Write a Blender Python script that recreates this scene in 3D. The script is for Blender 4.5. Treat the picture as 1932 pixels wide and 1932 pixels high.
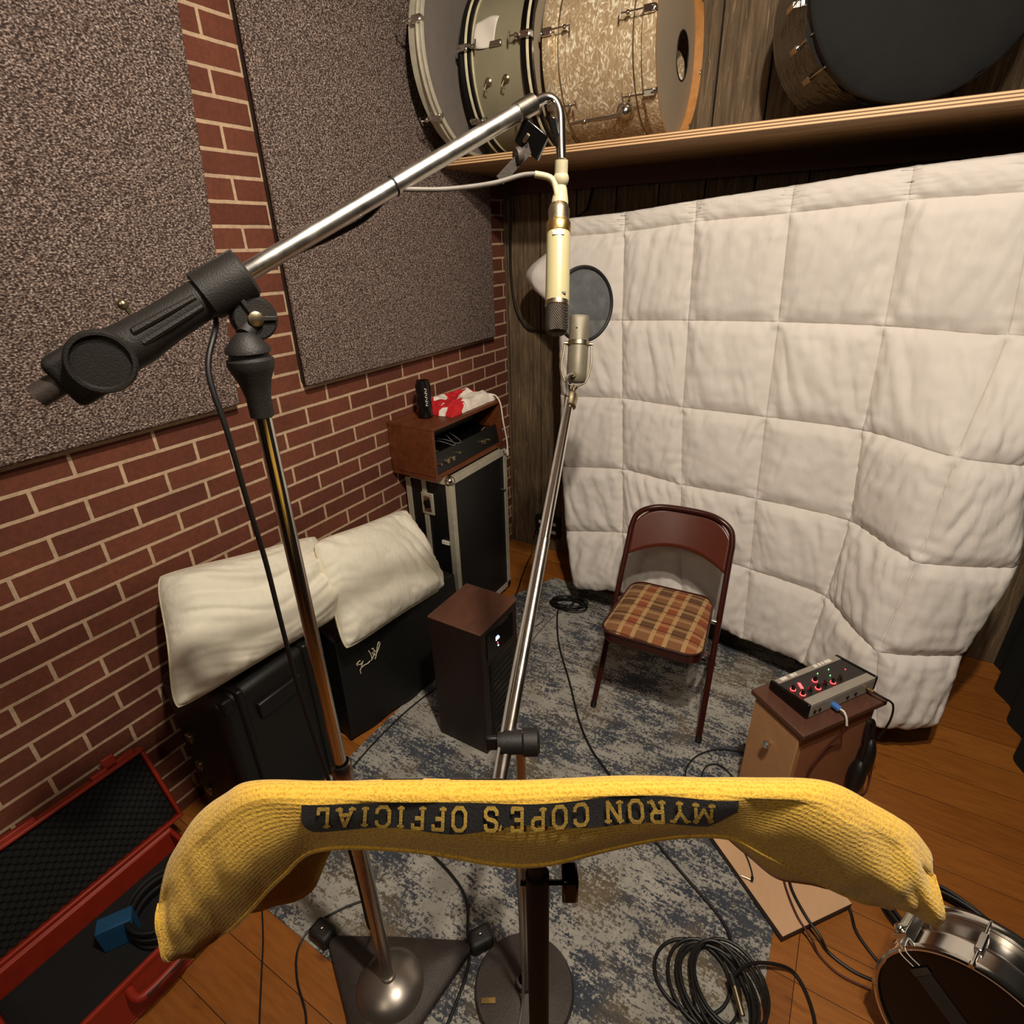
import bpy, math, random
from mathutils import Vector, Matrix, noise
random.seed(7)
for o in list(bpy.data.objects): bpy.data.objects.remove(o)
scn = bpy.context.scene
COL = scn.collection
PI = math.pi

# ---------------------------------------------------------------- camera, world, light, exposure
cam = bpy.data.cameras.new('camera'); cam.sensor_fit = 'HORIZONTAL'; cam.sensor_width = 36
cam.lens = 36 * 1054.5 / 1932; cam.clip_start = .02
camo = bpy.data.objects.new('camera', cam); COL.objects.link(camo)
RC = ((0.85918921, 0.51095436, -0.02682435), (0.19932089, -0.38252918, -0.90218768), (-0.47123783, 0.76980326, -0.43050882))
camo.matrix_world = Matrix(((RC[0][0], -RC[1][0], -RC[2][0], 1.70939), (RC[0][1], -RC[1][1], -RC[2][1], -2.78875), (RC[0][2], -RC[1][2], -RC[2][2], 1.75998), (0, 0, 0, 1)))
scn.camera = camo
world = bpy.data.worlds.new('room_ambient'); scn.world = world; world.use_nodes = True
bg = world.node_tree.nodes['Background']; bg.inputs[0].default_value = (1, .8, .6, 1); bg.inputs[1].default_value = .04
LAMP = (1.78, -2.38, 2.95)
lt = bpy.data.lights.new('ceiling_lamp_light', 'SPOT'); lt.energy = 60; lt.spot_size = math.radians(158); lt.spot_blend = 1; lt.color = (1, .885, .735); lt.shadow_soft_size = .04
lo = bpy.data.objects.new('ceiling_lamp_light', lt); COL.objects.link(lo); lo.location = LAMP
lo.rotation_euler = (Vector((.75, -.55, 1.1)) - Vector(LAMP)).to_track_quat('-Z', 'Y').to_euler()
l3 = bpy.data.lights.new('ceiling_lamp_light_lower', 'SPOT'); l3.energy = 19; l3.spot_size = math.radians(158); l3.spot_blend = 1; l3.color = (1, .885, .735); l3.shadow_soft_size = .035
l3o = bpy.data.objects.new('ceiling_lamp_light_lower', l3); COL.objects.link(l3o); l3o.location = (1.95, -2.385, 2.66)
l3o.rotation_euler = (Vector((.75, -.55, 1.0)) - l3o.location).to_track_quat('-Z', 'Y').to_euler()
l2 = bpy.data.lights.new('rear_fill_light', 'POINT'); l2.energy = 6.5; l2.color = (1, .85, .66); l2.shadow_soft_size = .22  # unseen fill light added behind the camera to lift shaded near sides
l2o = bpy.data.objects.new('rear_fill_light', l2); COL.objects.link(l2o); l2o.location = (1.25, -3.85, 2.5)
vs = scn.view_settings
vs.view_transform = 'Standard'; vs.look = 'None'; vs.gamma = 1; vs.exposure = 1.55; vs.use_curve_mapping = False

# ---------------------------------------------------------------- helpers: materials
def lin(c):
    return tuple(((v / 255) / 12.92 if v / 255 <= .04045 else ((v / 255 + .055) / 1.055) ** 2.4) for v in c) + (1,)
class NT:
    def __init__(s, name):
        s.m = bpy.data.materials.new(name); s.m.use_nodes = True; s.t = s.m.node_tree
        s.b = s.t.nodes['Principled BSDF']; s.tc = None
    def n(s, kind, **kw):
        o = s.t.nodes.new(kind)
        for k, v in kw.items(): setattr(o, k, v)
        return o
    def l(s, a, b): s.t.links.new(a, b)
    def put(s, sock, v):
        if hasattr(v, 'is_linked'): s.l(v, sock)
        elif v is not None: sock.default_value = v
    def math(s, op, a, b=None, c=None):
        o = s.n('ShaderNodeMath', operation=op)
        s.put(o.inputs[0], a)
        if b is not None: s.put(o.inputs[1], b)
        if c is not None: s.put(o.inputs[2], c)
        return o.outputs[0]
    def coord(s, kind='Object'):
        if not s.tc: s.tc = s.n('ShaderNodeTexCoord')
        return s.tc.outputs[kind]
    def map(s, vec, scale=(1, 1, 1), rot=(0, 0, 0), loc=(0, 0, 0)):
        o = s.n('ShaderNodeMapping'); s.l(vec, o.inputs[0])
        o.inputs[1].default_value = loc; o.inputs[2].default_value = rot; o.inputs[3].default_value = scale
        return o.outputs[0]
    def noise(s, vec, scale, detail=4, rough=.6, out='Fac'):
        o = s.n('ShaderNodeTexNoise'); s.l(vec, o.inputs['Vector'])
        o.inputs['Scale'].default_value = scale; o.inputs['Detail'].default_value = detail; o.inputs['Roughness'].default_value = rough
        return o.outputs[out]
    def vor(s, vec, scale, out='Distance'):
        o = s.n('ShaderNodeTexVoronoi'); s.l(vec, o.inputs['Vector']); o.inputs['Scale'].default_value = scale
        return o.outputs[out]
    def ramp(s, fac, stops, interp='LINEAR'):
        o = s.n('ShaderNodeValToRGB'); s.l(fac, o.inputs[0]); o.color_ramp.interpolation = interp
        e = o.color_ramp.elements
        while len(e) < len(stops): e.new(.5)
        for i, (p, c) in enumerate(stops): e[i].position = p; e[i].color = c if len(c) == 4 else lin(c)
        return o.outputs[0]
    def mix(s, f, a, b, mode='MIX'):
        o = s.n('ShaderNodeMix', data_type='RGBA', blend_type=mode)
        s.put(o.inputs[0], f); s.put(o.inputs[6], a); s.put(o.inputs[7], b)
        return o.outputs[2]
    def bump(s, h, strength=.5, dist=.01):
        o = s.n('ShaderNodeBump'); s.l(h, o.inputs['Height']); o.inputs['Strength'].default_value = strength; o.inputs['Distance'].default_value = dist
        s.l(o.outputs[0], s.b.inputs['Normal']); return o
    def done(s, col=None, rough=.6, metal=0, **kw):
        s.put(s.b.inputs['Base Color'], col); s.put(s.b.inputs['Roughness'], rough); s.b.inputs['Metallic'].default_value = metal
        for k, v in kw.items(): s.put(s.b.inputs[k], v)
        return s.m
def plain(name, c, rough=.5, metal=0, var=.15, scale=30, bump=0, bscale=200, bdist=.001, **kw):
    n = NT(name); v = n.coord()
    c0 = lin(c); a = tuple(x * (1 - var) for x in c0[:3]) + (1,); b = tuple(min(1, x * (1 + var)) for x in c0[:3]) + (1,)
    col = n.ramp(n.noise(v, scale), [(.3, a), (.7, b)])
    if bump: n.bump(n.noise(v, bscale, 3), bump, bdist)
    return n.done(col, rough, metal, **kw)
def emis(name, c, strength):
    n = NT(name); n.b.inputs['Emission Color'].default_value = lin(c); n.b.inputs['Emission Strength'].default_value = strength
    return n.done(lin(c), .4)

# ---------------------------------------------------------------- helpers: geometry
V = Vector
class MB:
    def __init__(s): s.v = []; s.f = []
    def add(s, vs, fs):
        k = len(s.v); s.v += [V(p) for p in vs]; s.f += [tuple(i + k for i in f) for f in fs]; return s
    def box(s, x0, x1, y0, y1, z0, z1): return s.obox(((x0 + x1) / 2, (y0 + y1) / 2, (z0 + z1) / 2), (abs(x1 - x0) / 2, 0, 0), (0, abs(y1 - y0) / 2, 0), (0, 0, abs(z1 - z0) / 2))
    def obox(s, c, a, b, d):
        c, a, b, d = V(c), V(a), V(b), V(d)
        if a.cross(b).dot(d) < 0: d = -d
        vs = [c + i * a + j * b + k * d for k in (-1, 1) for j in (-1, 1) for i in (-1, 1)]
        return s.add(vs, [(0, 2, 3, 1), (4, 5, 7, 6), (0, 1, 5, 4), (2, 6, 7, 3), (0, 4, 6, 2), (1, 3, 7, 5)])
    def prism(s, poly, h):   # poly: list of 3d points (planar, ccw seen from the +h side), extruded by vector h
        n = len(poly); h = V(h); p = [V(q) for q in poly]
        return s.add(p + [q + h for q in p], [tuple(range(n - 1, -1, -1)), tuple(range(n, 2 * n))] + [(i, (i + 1) % n, n + (i + 1) % n, n + i) for i in range(n)])
    def tube(s, pts, r, n=10, closed=False, cap=True, flat=1.0):
        P = [V(p) for p in pts]; m = len(P); R = r if isinstance(r, (list, tuple)) else [r] * m
        T = []
        for i in range(m):
            a = P[(i - 1) % m] if (closed or i > 0) else P[i]; b = P[(i + 1) % m] if (closed or i < m - 1) else P[i]
            t = (b - a); T.append(t.normalized() if t.length > 1e-9 else V((0, 0, 1)))
        u = T[0].orthogonal().normalized(); vs = []
        for i in range(m):
            u = (u - T[i] * u.dot(T[i])); u = u.normalized() if u.length > 1e-9 else T[i].orthogonal().normalized()
            w = T[i].cross(u)
            for k in range(n):
                a = 2 * PI * k / n; vs.append(P[i] + (u * math.cos(a) + w * math.sin(a) * flat) * R[i])
        fs = []
        for i in range(m if closed else m - 1):
            for k in range(n):
                j = (i + 1) % m; fs.append((i * n + k, i * n + (k + 1) % n, j * n + (k + 1) % n, j * n + k))
        if cap and not closed: fs += [tuple(range(n - 1, -1, -1)), tuple(range((m - 1) * n, m * n))]
        return s.add(vs, fs)
    def lathe(s, prof, o=(0, 0, 0), ax=(0, 0, 1), n=32, a0=0, a1=2 * PI):
        o = V(o); ax = V(ax).normalized(); u = ax.orthogonal().normalized(); w = ax.cross(u); full = abs(a1 - a0 - 2 * PI) < 1e-6
        vs = []; m = len(prof); nn = n if full else n + 1
        for (r, h) in prof:
            for k in range(nn):
                a = a0 + (a1 - a0) * k / n; vs.append(o + ax * h + (u * math.cos(a) + w * math.sin(a)) * max(r, 1e-5))
        fs = []
        for i in range(m - 1):
            for k in range(n):
                k2 = (k + 1) % nn; fs.append((i * nn + k, i * nn + k2, (i + 1) * nn + k2, (i + 1) * nn + k))
        return s.add(vs, fs)
    def ball(s, c, r, n=16, sc=(1, 1, 1)):
        c = V(c); vs = []; m = n // 2
        for i in range(m + 1):
            th = PI * i / m
            for k in range(n):
                a = 2 * PI * k / n; vs.append(c + V((math.sin(th) * math.cos(a) * sc[0], math.sin(th) * math.sin(a) * sc[1], -math.cos(th) * sc[2])) * r)
        return s.add(vs, [(i * n + k, i * n + (k + 1) % n, (i + 1) * n + (k + 1) % n, (i + 1) * n + k) for i in range(m) for k in range(n)])
    def grid(s, fn, nu, nv):
        vs = [fn(i / nu, j / nv) for j in range(nv + 1) for i in range(nu + 1)]; w = nu + 1
        return s.add(vs, [(j * w + i, j * w + i + 1, (j + 1) * w + i + 1, (j + 1) * w + i) for j in range(nv) for i in range(nu)])
    def build(s, name, mat, parent=None, smooth=True, bevel=0, seg=2, angle=.7, sub=0, solid=0):
        me = bpy.data.meshes.new(name)
        if parent is not None: org = V(parent['_org']) if '_org' in parent else V((0, 0, 0))
        else:
            xs = [p.x for p in s.v]; ys = [p.y for p in s.v]; zs = [p.z for p in s.v]
            org = V(((min(xs) + max(xs)) / 2, (min(ys) + max(ys)) / 2, min(zs)))
            if getattr(s, 'org0', False): org = V((0, 0, 0))
        me.from_pydata([p - org for p in s.v], [], s.f)
        if smooth: me.polygons.foreach_set('use_smooth', [True] * len(me.polygons))
        me.update()
        if smooth and angle: me.set_sharp_from_angle(angle=angle)
        o = bpy.data.objects.new(name, me); COL.objects.link(o)
        me.materials.append(mat)
        if bevel:
            b = o.modifiers.new('bevel', 'BEVEL'); b.width = bevel; b.segments = seg; b.limit_method = 'ANGLE'; b.angle_limit = .6
        if sub:
            b = o.modifiers.new('sub', 'SUBSURF'); b.levels = sub; b.render_levels = sub
        if solid:
            b = o.modifiers.new('solid', 'SOLIDIFY'); b.thickness = solid; b.offset = 0
        if parent is not None: o.parent = parent; o['_org'] = tuple(org)
        else: o.location = org; o['_org'] = tuple(org)
        return o
def tag(o, label, cat, group=None, kind=None):
    o['label'] = label; o['category'] = cat
    if group: o['group'] = group
    if kind: o['kind'] = kind
    return o
def thing(name, loc, label, cat, group=None):
    o = bpy.data.objects.new(name, None); COL.objects.link(o); o.location = loc; o['_org'] = tuple(loc); o.empty_display_size = .05
    return tag(o, label, cat, group)
def struct(o): o['kind'] = 'structure'; return o
def spline(pts, n=8, closed=False):
    P = [V(p) for p in pts]; m = len(P); out = []
    for i in range(m if closed else m - 1):
        g = (lambda k: P[k % m]) if closed else (lambda k: P[max(0, min(m - 1, k))])
        a, b, c, d = g(i - 1), g(i), g(i + 1), g(i + 2)
        for j in range(n):
            t = j / n; out.append(.5 * ((2 * b) + (c - a) * t + (2 * a - 5 * b + 4 * c - d) * t * t + (3 * b - a - 3 * c + d) * t ** 3))
    if not closed: out.append(P[-1])
    return out
def cr(vals, x):    # catmull-rom through equally spaced values (vectors or floats)
    m = len(vals); x = max(0, min(m - 1, x)); i = min(int(x), m - 2); t = x - i
    g = lambda k: vals[max(0, min(m - 1, k))]
    a, b, c, d = g(i - 1), g(i), g(i + 1), g(i + 2)
    if i == 0: a = 2 * b - c
    if i == m - 2: d = 2 * c - b
    return .5 * ((2 * b) + (c - a) * t + (2 * a - 5 * b + 4 * c - d) * t * t + (3 * b - a - 3 * c + d) * t ** 3)
def cyl(a, b, r, n=20): return MB().tube([a, b], r, n)
def ring_pts(c, ax, r, n=48):
    c = V(c); ax = V(ax).normalized(); u = ax.orthogonal().normalized(); w = ax.cross(u)
    return [c + (u * math.cos(2 * PI * k / n) + w * math.sin(2 * PI * k / n)) * r for k in range(n)]

# ---------------------------------------------------------------- materials
def m_brick():
    n = NT('red_brick_and_mortar'); v = n.coord(); sp = n.n('ShaderNodeSeparateXYZ'); n.l(v, sp.inputs[0])
    cb = n.n('ShaderNodeCombineXYZ')
    n.l(n.math('ADD', sp.outputs[1], 2.3104 + 20 * .21858), cb.inputs[0]); n.l(n.math('ADD', sp.outputs[2], .2140), cb.inputs[1])
    wob = n.n('ShaderNodeVectorMath', operation='SCALE'); n.l(n.noise(v, 14, 3, .6, 'Color'), wob.inputs[0]); wob.inputs['Scale'].default_value = .003
    ad = n.n('ShaderNodeVectorMath', operation='ADD'); n.l(cb.outputs[0], ad.inputs[0]); n.l(wob.outputs[0], ad.inputs[1])
    b = n.n('ShaderNodeTexBrick'); n.l(ad.outputs[0], b.inputs['Vector'])
    b.offset = .5; b.offset_frequency = 2; b.squash = 1
    b.inputs['Scale'].default_value = 1; b.inputs['Mortar Size'].default_value = .0054; b.inputs['Mortar Smooth'].default_value = .12
    b.inputs['Bias'].default_value = 0; b.inputs['Brick Width'].default_value = .21858; b.inputs['Row Height'].default_value = .06613
    b.inputs['Color1'].default_value = lin((116, 64, 44)); b.inputs['Color2'].default_value = lin((98, 50, 35)); b.inputs['Mortar'].default_value = lin((198, 174, 146))
    col = n.mix(.5, b.outputs['Color'], n.ramp(n.noise(v, 60, 5, .7), [(.3, (.45, .45, .45, 1)), (.7, (1.3, 1.2, 1.1, 1))]), 'MULTIPLY')
    col = n.mix(.35, col, n.ramp(n.noise(v, 7, 3), [(.3, (.6, .5, .5, 1)), (.7, (1.3, 1.2, 1.1, 1))]), 'MULTIPLY')
    h = n.math('SUBTRACT', n.math('MULTIPLY', n.noise(v, 180, 4), .18), b.outputs['Fac'])
    n.bump(h, .8, .006)
    return n.done(col, .85)
def m_planks():
    n = NT('weathered_barn_wood'); v = n.coord()
    wv = n.map(v, (1, 1, .09)); d = n.noise(n.map(v, (1, 1, .25)), 5, 2)
    base = n.ramp(n.noise(wv, 45, 6, .65), [(.28, (56, 42, 30)), (.55, (108, 88, 64)), (.75, (146, 122, 92))])
    # thin pale wandering grain cracks
    w = n.n('ShaderNodeTexWave', wave_type='BANDS', bands_direction='X', wave_profile='SAW'); n.l(n.map(v, (1, 1, .16)), w.inputs[0])
    w.inputs['Scale'].default_value = 16; w.inputs['Distortion'].default_value = 9; w.inputs['Detail'].default_value = 3; w.inputs['Detail Scale'].default_value = 1.2
    line = n.math('MULTIPLY', n.math('GREATER_THAN', w.outputs['Fac'], .93), n.math('GREATER_THAN', n.noise(n.map(v, (3, 3, 1)), 6, 3), .5))
    col = n.mix(n.math('MULTIPLY', line, .6), base, lin((170, 146, 112)))
    col = n.mix(.5, col, n.ramp(d, [(.3, (.6, .6, .6, 1)), (.7, (1.2, 1.2, 1.2, 1))]), 'MULTIPLY')
    n.bump(n.noise(wv, 90, 5, .7), .6, .004)
    return n.done(col, .8)
def m_floor():
    n = NT('amber_oak_floorboards'); v = n.coord()
    b = n.n('ShaderNodeTexBrick'); n.l(v, b.inputs['Vector']); b.offset = .37; b.offset_frequency = 3
    b.inputs['Scale'].default_value = 1; b.inputs['Mortar Size'].default_value = .0011; b.inputs['Mortar Smooth'].default_value = .3
    b.inputs['Brick Width'].default_value = 1.9; b.inputs['Row Height'].default_value = .135
    b.inputs['Color1'].default_value = lin((168, 104, 42)); b.inputs['Color2'].default_value = lin((146, 86, 32)); b.inputs['Mortar'].default_value = lin((48, 22, 8))
    g = n.ramp(n.noise(n.map(v, (.12, 1, 1)), 70, 6, .65), [(.25, (.55, .5, .45, 1)), (.6, (1, 1, 1, 1))])
    col = n.mix(.7, b.outputs['Color'], g, 'MULTIPLY')
    kn = n.ramp(n.noise(n.map(v, (.35, 1, 1)), 17, 2, .4), [(.68, (1, 1, 1, 1)), (.76, (.35, .25, .2, 1))])
    col = n.mix(.8, col, kn, 'MULTIPLY')
    n.bump(n.math('MULTIPLY', b.outputs['Fac'], -1), .4, .002)
    return n.done(col, .42)
def m_rug():
    n = NT('distressed_blue_grey_rug'); v = n.coord()
    st = n.map(v, (.22, 1.6, 1)); big = n.noise(n.map(v, (.8, 1.3, 1), loc=(3.1, 1.7, 0)), 5.2, 6, .72); fine = n.noise(st, 60, 6, .75)
    mask = n.math('ADD', n.math('MULTIPLY', big, .62), n.math('MULTIPLY', fine, .38))
    speck = n.noise(v, 120, 4, .7); mask = n.math('ADD', mask, n.math('MULTIPLY', n.math('SUBTRACT', speck, .5), .5))
    light = n.ramp(n.noise(v, 9, 4), [(.3, (146, 142, 133)), (.7, (178, 173, 163))])
    dark = n.ramp(n.noise(n.map(v, (1, 1, 1), loc=(9, 2, 0)), 3.2, 4), [(.34, (50, 57, 70)), (.5, (68, 71, 78)), (.62, (108, 94, 74))])
    dark = n.mix(.6, dark, n.ramp(n.noise(st, 40, 5, .7), [(.3, (.55, .55, .55, 1)), (.7, (1.5, 1.5, 1.5, 1))]), 'MULTIPLY')
    col = n.mix(n.ramp(mask, [(.475, (0, 0, 0, 1)), (.525, (1, 1, 1, 1))]), dark, light)
    n.bump(n.noise(v, 700, 2), .4, .002)
    return n.done(col, .95)
def m_carpet():
    n = NT('nubby_oatmeal_fabric'); v = n.coord()
    a = n.vor(n.map(v, (1, 1, 1.5)), 150); b = n.noise(n.map(v, (1, 1, 1.5)), 170, 3, .6)
    t = n.math('ADD', n.math('MULTIPLY', b, .75), n.math('MULTIPLY', n.math('SUBTRACT', 1, a), .25))
    col = n.ramp(t, [(.42, (58, 44, 40)), (.55, (138, 117, 107)), (.68, (216, 199, 190))])
    n.bump(t, 1, .008)
    return n.done(col, .95)
def m_cloth(name, c, bump=.25, scale=25, dist=.01, **kw):
    n = NT(name); v = n.coord(); c0 = lin(c)
    col = n.ramp(n.noise(v, 4, 3), [(.3, tuple(x * .93 for x in c0[:3]) + (1,)), (.7, c0)])
    h = n.math('ADD', n.noise(n.map(v, (1.7, 1.7, .55), rot=(0, .3, 0)), scale, 3, .55), n.math('MULTIPLY', n.noise(v, 900, 2), .03))
    n.bump(h, bump, dist)
    return n.done(col, .85, **kw)
def m_wood(name, c, grain=(1, 1, .1), scale=40, rough=.45, dk=.55):
    n = NT(name); v = n.coord(); c0 = lin(c); d = tuple(x * dk for x in c0[:3]) + (1,)
    return n.done(n.ramp(n.noise(n.map(v, grain), scale, 5, .6), [(.3, d), (.65, c0)]), rough)
def m_ply():
    n = NT('plywood'); v = n.coord(); sp = n.n('ShaderNodeSeparateXYZ'); n.l(v, sp.inputs[0])
    band = n.math('FRACT', n.math('MULTIPLY', sp.outputs[2], 1 / .0085))
    f = n.math('GREATER_THAN', band, .45)
    edge = n.mix(f, lin((120, 78, 44)), lin((226, 188, 140)))
    g = n.n('ShaderNodeNewGeometry'); gs = n.n('ShaderNodeSeparateXYZ'); n.l(g.outputs['True Normal'], gs.inputs[0])
    isz = n.math('GREATER_THAN', n.math('ABSOLUTE', gs.outputs[2]), .5)
    face = n.ramp(n.noise(n.map(v, (.15, 1, 1)), 22, 5), [(.3, (128, 94, 58)), (.7, (168, 130, 84))])
    return n.done(n.mix(isz, edge, face), .6)
def m_pearl():
    n = NT('champagne_pearl_wrap'); v = n.coord()
    o = n.n('ShaderNodeTexNoise'); n.l(n.map(v, (1, 1, .55)), o.inputs['Vector']); o.inputs['Scale'].default_value = 58; o.inputs['Detail'].default_value = 1.5; o.inputs['Distortion'].default_value = 2.2
    vo = o.outputs['Fac']; f = n.noise(v, 16, 4, .6)
    col = n.ramp(n.math('ADD', n.math('MULTIPLY', vo, .8), n.math('MULTIPLY', f, .2)), [(.36, (176, 150, 116)), (.52, (194, 170, 136)), (.60, (236, 220, 188)), (.66, (255, 250, 232))])
    n.bump(vo, .35, .004)
    return n.done(col, .22, .25)
def m_plaid():
    n = NT('brown_plaid_tweed'); v = n.coord(); sp = n.n('ShaderNodeSeparateXYZ'); n.l(v, sp.inputs[0])
    X = sp.outputs[0]; Y = sp.outputs[1]
    fx = n.math('FRACT', n.math('ADD', n.math('MULTIPLY', X, 1 / .118), 20.28)); fy = n.math('FRACT', n.math('ADD', n.math('MULTIPLY', Y, 1 / .118), 20.1))
    band = lambda f, a, b: n.math('MULTIPLY', n.math('GREATER_THAN', f, a), n.math('LESS_THAN', f, b))
    col = n.mix(band(fx, .42, .78), lin((98, 66, 40)), lin((138, 70, 36)))
    col = n.mix(n.math('MULTIPLY', band(fy, .35, .85), .55), col, lin((146, 100, 62)))
    cr_ = n.math('MAXIMUM', band(fx, .34, .47), band(fx, .78, .91))
    col = n.mix(n.math('MULTIPLY', cr_, .72), col, lin((190, 156, 106)))
    cy = n.math('MAXIMUM', band(fy, .12, .24), band(fy, .62, .74))
    col = n.mix(n.math('MULTIPLY', cy, .5), col, lin((180, 144, 98)))
    dl = n.math('MAXIMUM', band(fy, .3, .335), band(fy, .86, .9))
    col = n.mix(n.math('MULTIPLY', dl, .8), col, lin((60, 30, 16)))
    wv = n.math('SINE', n.math('MULTIPLY', n.math('ADD', X, Y), 1500)); wv2 = n.math('SINE', n.math('MULTIPLY', n.math('SUBTRACT', X, Y), 1500))
    w = n.math('MULTIPLY', wv, wv2)
    col = n.mix(.45, col, n.ramp(n.math('ADD', n.math('MULTIPLY', w, .5), .5), [(0, (.45, .4, .35, 1)), (.6, (1.15, 1.1, 1.05, 1))]), 'MULTIPLY')
    n.bump(w, .4, .001)
    return n.done(col, .9)
def m_towel(name, c1, c2):
    n = NT(name); uv = n.coord('UV'); sp = n.n('ShaderNodeSeparateXYZ'); n.l(uv, sp.inputs[0])
    v = n.coord(); wob = n.math('MULTIPLY', n.noise(v, 60, 3), .004)
    rib = n.math('SINE', n.math('MULTIPLY', n.math('ADD', sp.outputs[1], wob), 2 * PI / .0042))
    nz = n.noise(v, 420, 3, .7)
    h = n.math('ADD', n.math('MULTIPLY', rib, .11), nz)
    col = n.ramp(n.math('ADD', n.math('MULTIPLY', rib, .05), nz), [(.25, c2), (.55, c1)])
    n.bump(h, .8, .0016)
    return n.done(col, .95, **{'Sheen Weight': .25})
def m_metal(name, c, rough=.15, bump=0):
    n = NT(name); v = n.coord()
    r = rough if rough < .2 else n.ramp(n.noise(v, 25, 3), [(.35, (rough * .85,) * 3 + (1,)), (.75, (min(1, rough * 1.2),) * 3 + (1,))])
    if bump: n.bump(n.noise(v, 300, 2), bump, .0006)
    return n.done(lin(c), r, 1)

M = dict(
 brick=m_brick(), planks=m_planks(), floor=m_floor(), rug=m_rug(), carpet=m_carpet(), ply=m_ply(), pearl=m_pearl(), plaid=m_plaid(),
 gap=plain('dark_gap', (14, 10, 7), .95), ceil=plain('painted_ceiling', (120, 100, 80), .9), drape=plain('black_drape', (12, 11, 11), .95, bump=.3, bscale=60, bdist=.01),
 panelside=plain('panel_frame_wood', (44, 26, 16), .8),
 quilt=m_cloth('white_quilt_cotton', (224, 217, 210), .3, 22, .008), pillow=m_cloth('cream_pillow_cotton', (234, 228, 210), .5, 13, .014),
 seam=plain('pillow_piping', (206, 196, 168), .8),
 chrome=m_metal('chrome', (226, 222, 216), .17), chromeb=m_metal('brushed_chrome', (236, 232, 226), .3), chromeold=m_metal('worn_chrome', (190, 182, 172), .26), nickel=m_metal('satin_nickel', (172, 158, 130), .36, .3), alu=plain('scuffed_aluminium', (196, 190, 170), .4, .35, var=.12),
 black=plain('black_plastic', (20, 18, 17), .5, bump=.25, bscale=500), blackm=plain('matte_black_casting', (30, 27, 25), .55, bump=.5, bscale=420, bdist=.0015), rubber=plain('black_rubber', (14, 13, 13), .6), gloss=plain('gloss_black', (10, 9, 9), .2),
 iron=plain('grey_cast_iron', (62, 54, 50), .55, .2, bump=.4, bscale=160, bdist=.002), steel=plain('polished_iron_dome', (150, 142, 134), .33, .85, var=.05),
 blackcase=plain('black_case_plastic', (15, 14, 13), .45, bump=.3, bscale=200), vinyl=plain('black_vinyl_cover', (14, 13, 12), .55, bump=.5, bscale=22, bdist=.008),
 racklam=plain('black_laminate', (20, 20, 20), .4, bump=.2, bscale=300), wal=m_wood('walnut_veneer', (112, 58, 30), (1, .12, 1), 45), wald=m_wood('dark_walnut_top', (92, 56, 40), (1, .2, 1), 60, .6, .7),
 mdf=plain('tan_mdf', (184, 136, 92), .7, var=.06), mdfr=plain('red_tan_board', (152, 96, 62), .7, var=.08), tower=m_wood('dark_walnut_laminate', (40, 23, 17), (1, 1, .1), 60, .5, .75), towerf=plain('tower_grille', (16, 11, 10), .6),
 chairm=plain('maroon_enamel', (58, 20, 15), .28, .1, var=.1), chairp=plain('brown_enamel_panel', (86, 38, 24), .3, 0, var=.05), ply2=m_wood('pale_board_face', (214, 172, 132), (1, .2, 1), 16, .7, .88), plye=plain('board_edge', (70, 56, 48), .8), seamblack=plain('rug_binding', (26, 30, 44), .9),
 cream=plain('cream_enamel', (172, 163, 124), .35, 0, var=.04, scale=12), creamw=plain('worn_cream_enamel', (172, 163, 132), .5, 0, var=.1, scale=80, bump=.2), gold=m_metal('tarnished_brass', (190, 158, 100), .35), champ=plain('champagne_mic_body', (112, 105, 88), .5, .3, var=.1, bump=.3, bscale=500), mesh=None,
 orange=plain('orange_case_plastic', (150, 40, 20), .5, var=.1), foam=plain('charcoal_foam', (17, 16, 16), .95), blue=plain('blue_box', (14, 70, 108), .7),
 green=plain('aged_white_shell', (134, 127, 104), .45, 0, var=.08, scale=8), ivory=plain('ivory_inlay', (214, 204, 170), .4), head=plain('coated_drum_head', (168, 152, 130), .6, var=.05, scale=6), headg=plain('grey_drum_head', (112, 104, 98), .6, var=.06), hoopw=m_wood('maple_hoop', (196, 138, 78), (1, 1, 1), 30, .45, .75), paper=plain('white_paper', (214, 206, 194), .8, var=.03),
 cloth_blk=plain('black_cloth', (13, 13, 13), .95, bump=.4, bscale=14, bdist=.01), maroon=plain('maroon_lacquer', (58, 10, 10), .3), cable=plain('black_cable', (16, 14, 14), .5), cableg=plain('grey_cable', (112, 106, 100), .5), cabler=plain('brown_cable', (70, 30, 18), .6), white=plain('white_plastic', (226, 220, 208), .5, var=.03), bluep=plain('blue_plug', (70, 120, 196), .5),
 mixtop=plain('mixer_black_panel', (34, 30, 29), .45), mixsil=plain('mixer_silver_strip', (158, 150, 138), .45, .2, var=.06), red=plain('red_jersey', (196, 24, 34), .8, bump=.3), jwhite=plain('white_jersey', (232, 222, 210), .8, bump=.3),
 ledr=emis('led_red', (255, 50, 50), 3.0), ledg=emis('led_green', (90, 255, 110), 3), ledw=emis('led_display', (150, 190, 255), 4), can=plain('black_can', (22, 18, 17), .25, .3), knobc=plain('clear_crystal', (230, 220, 210), .05, **{'Transmission Weight': .8}),
 acryl=None, towel=m_towel('yellow_terry_cloth', (252, 204, 78), (200, 142, 36)), towelk=m_towel('black_terry_print', (26, 22, 26), (10, 9, 12)), towell=plain('gold_lettering', (232, 192, 92), .9, bump=.5, bscale=500),
)
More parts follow.
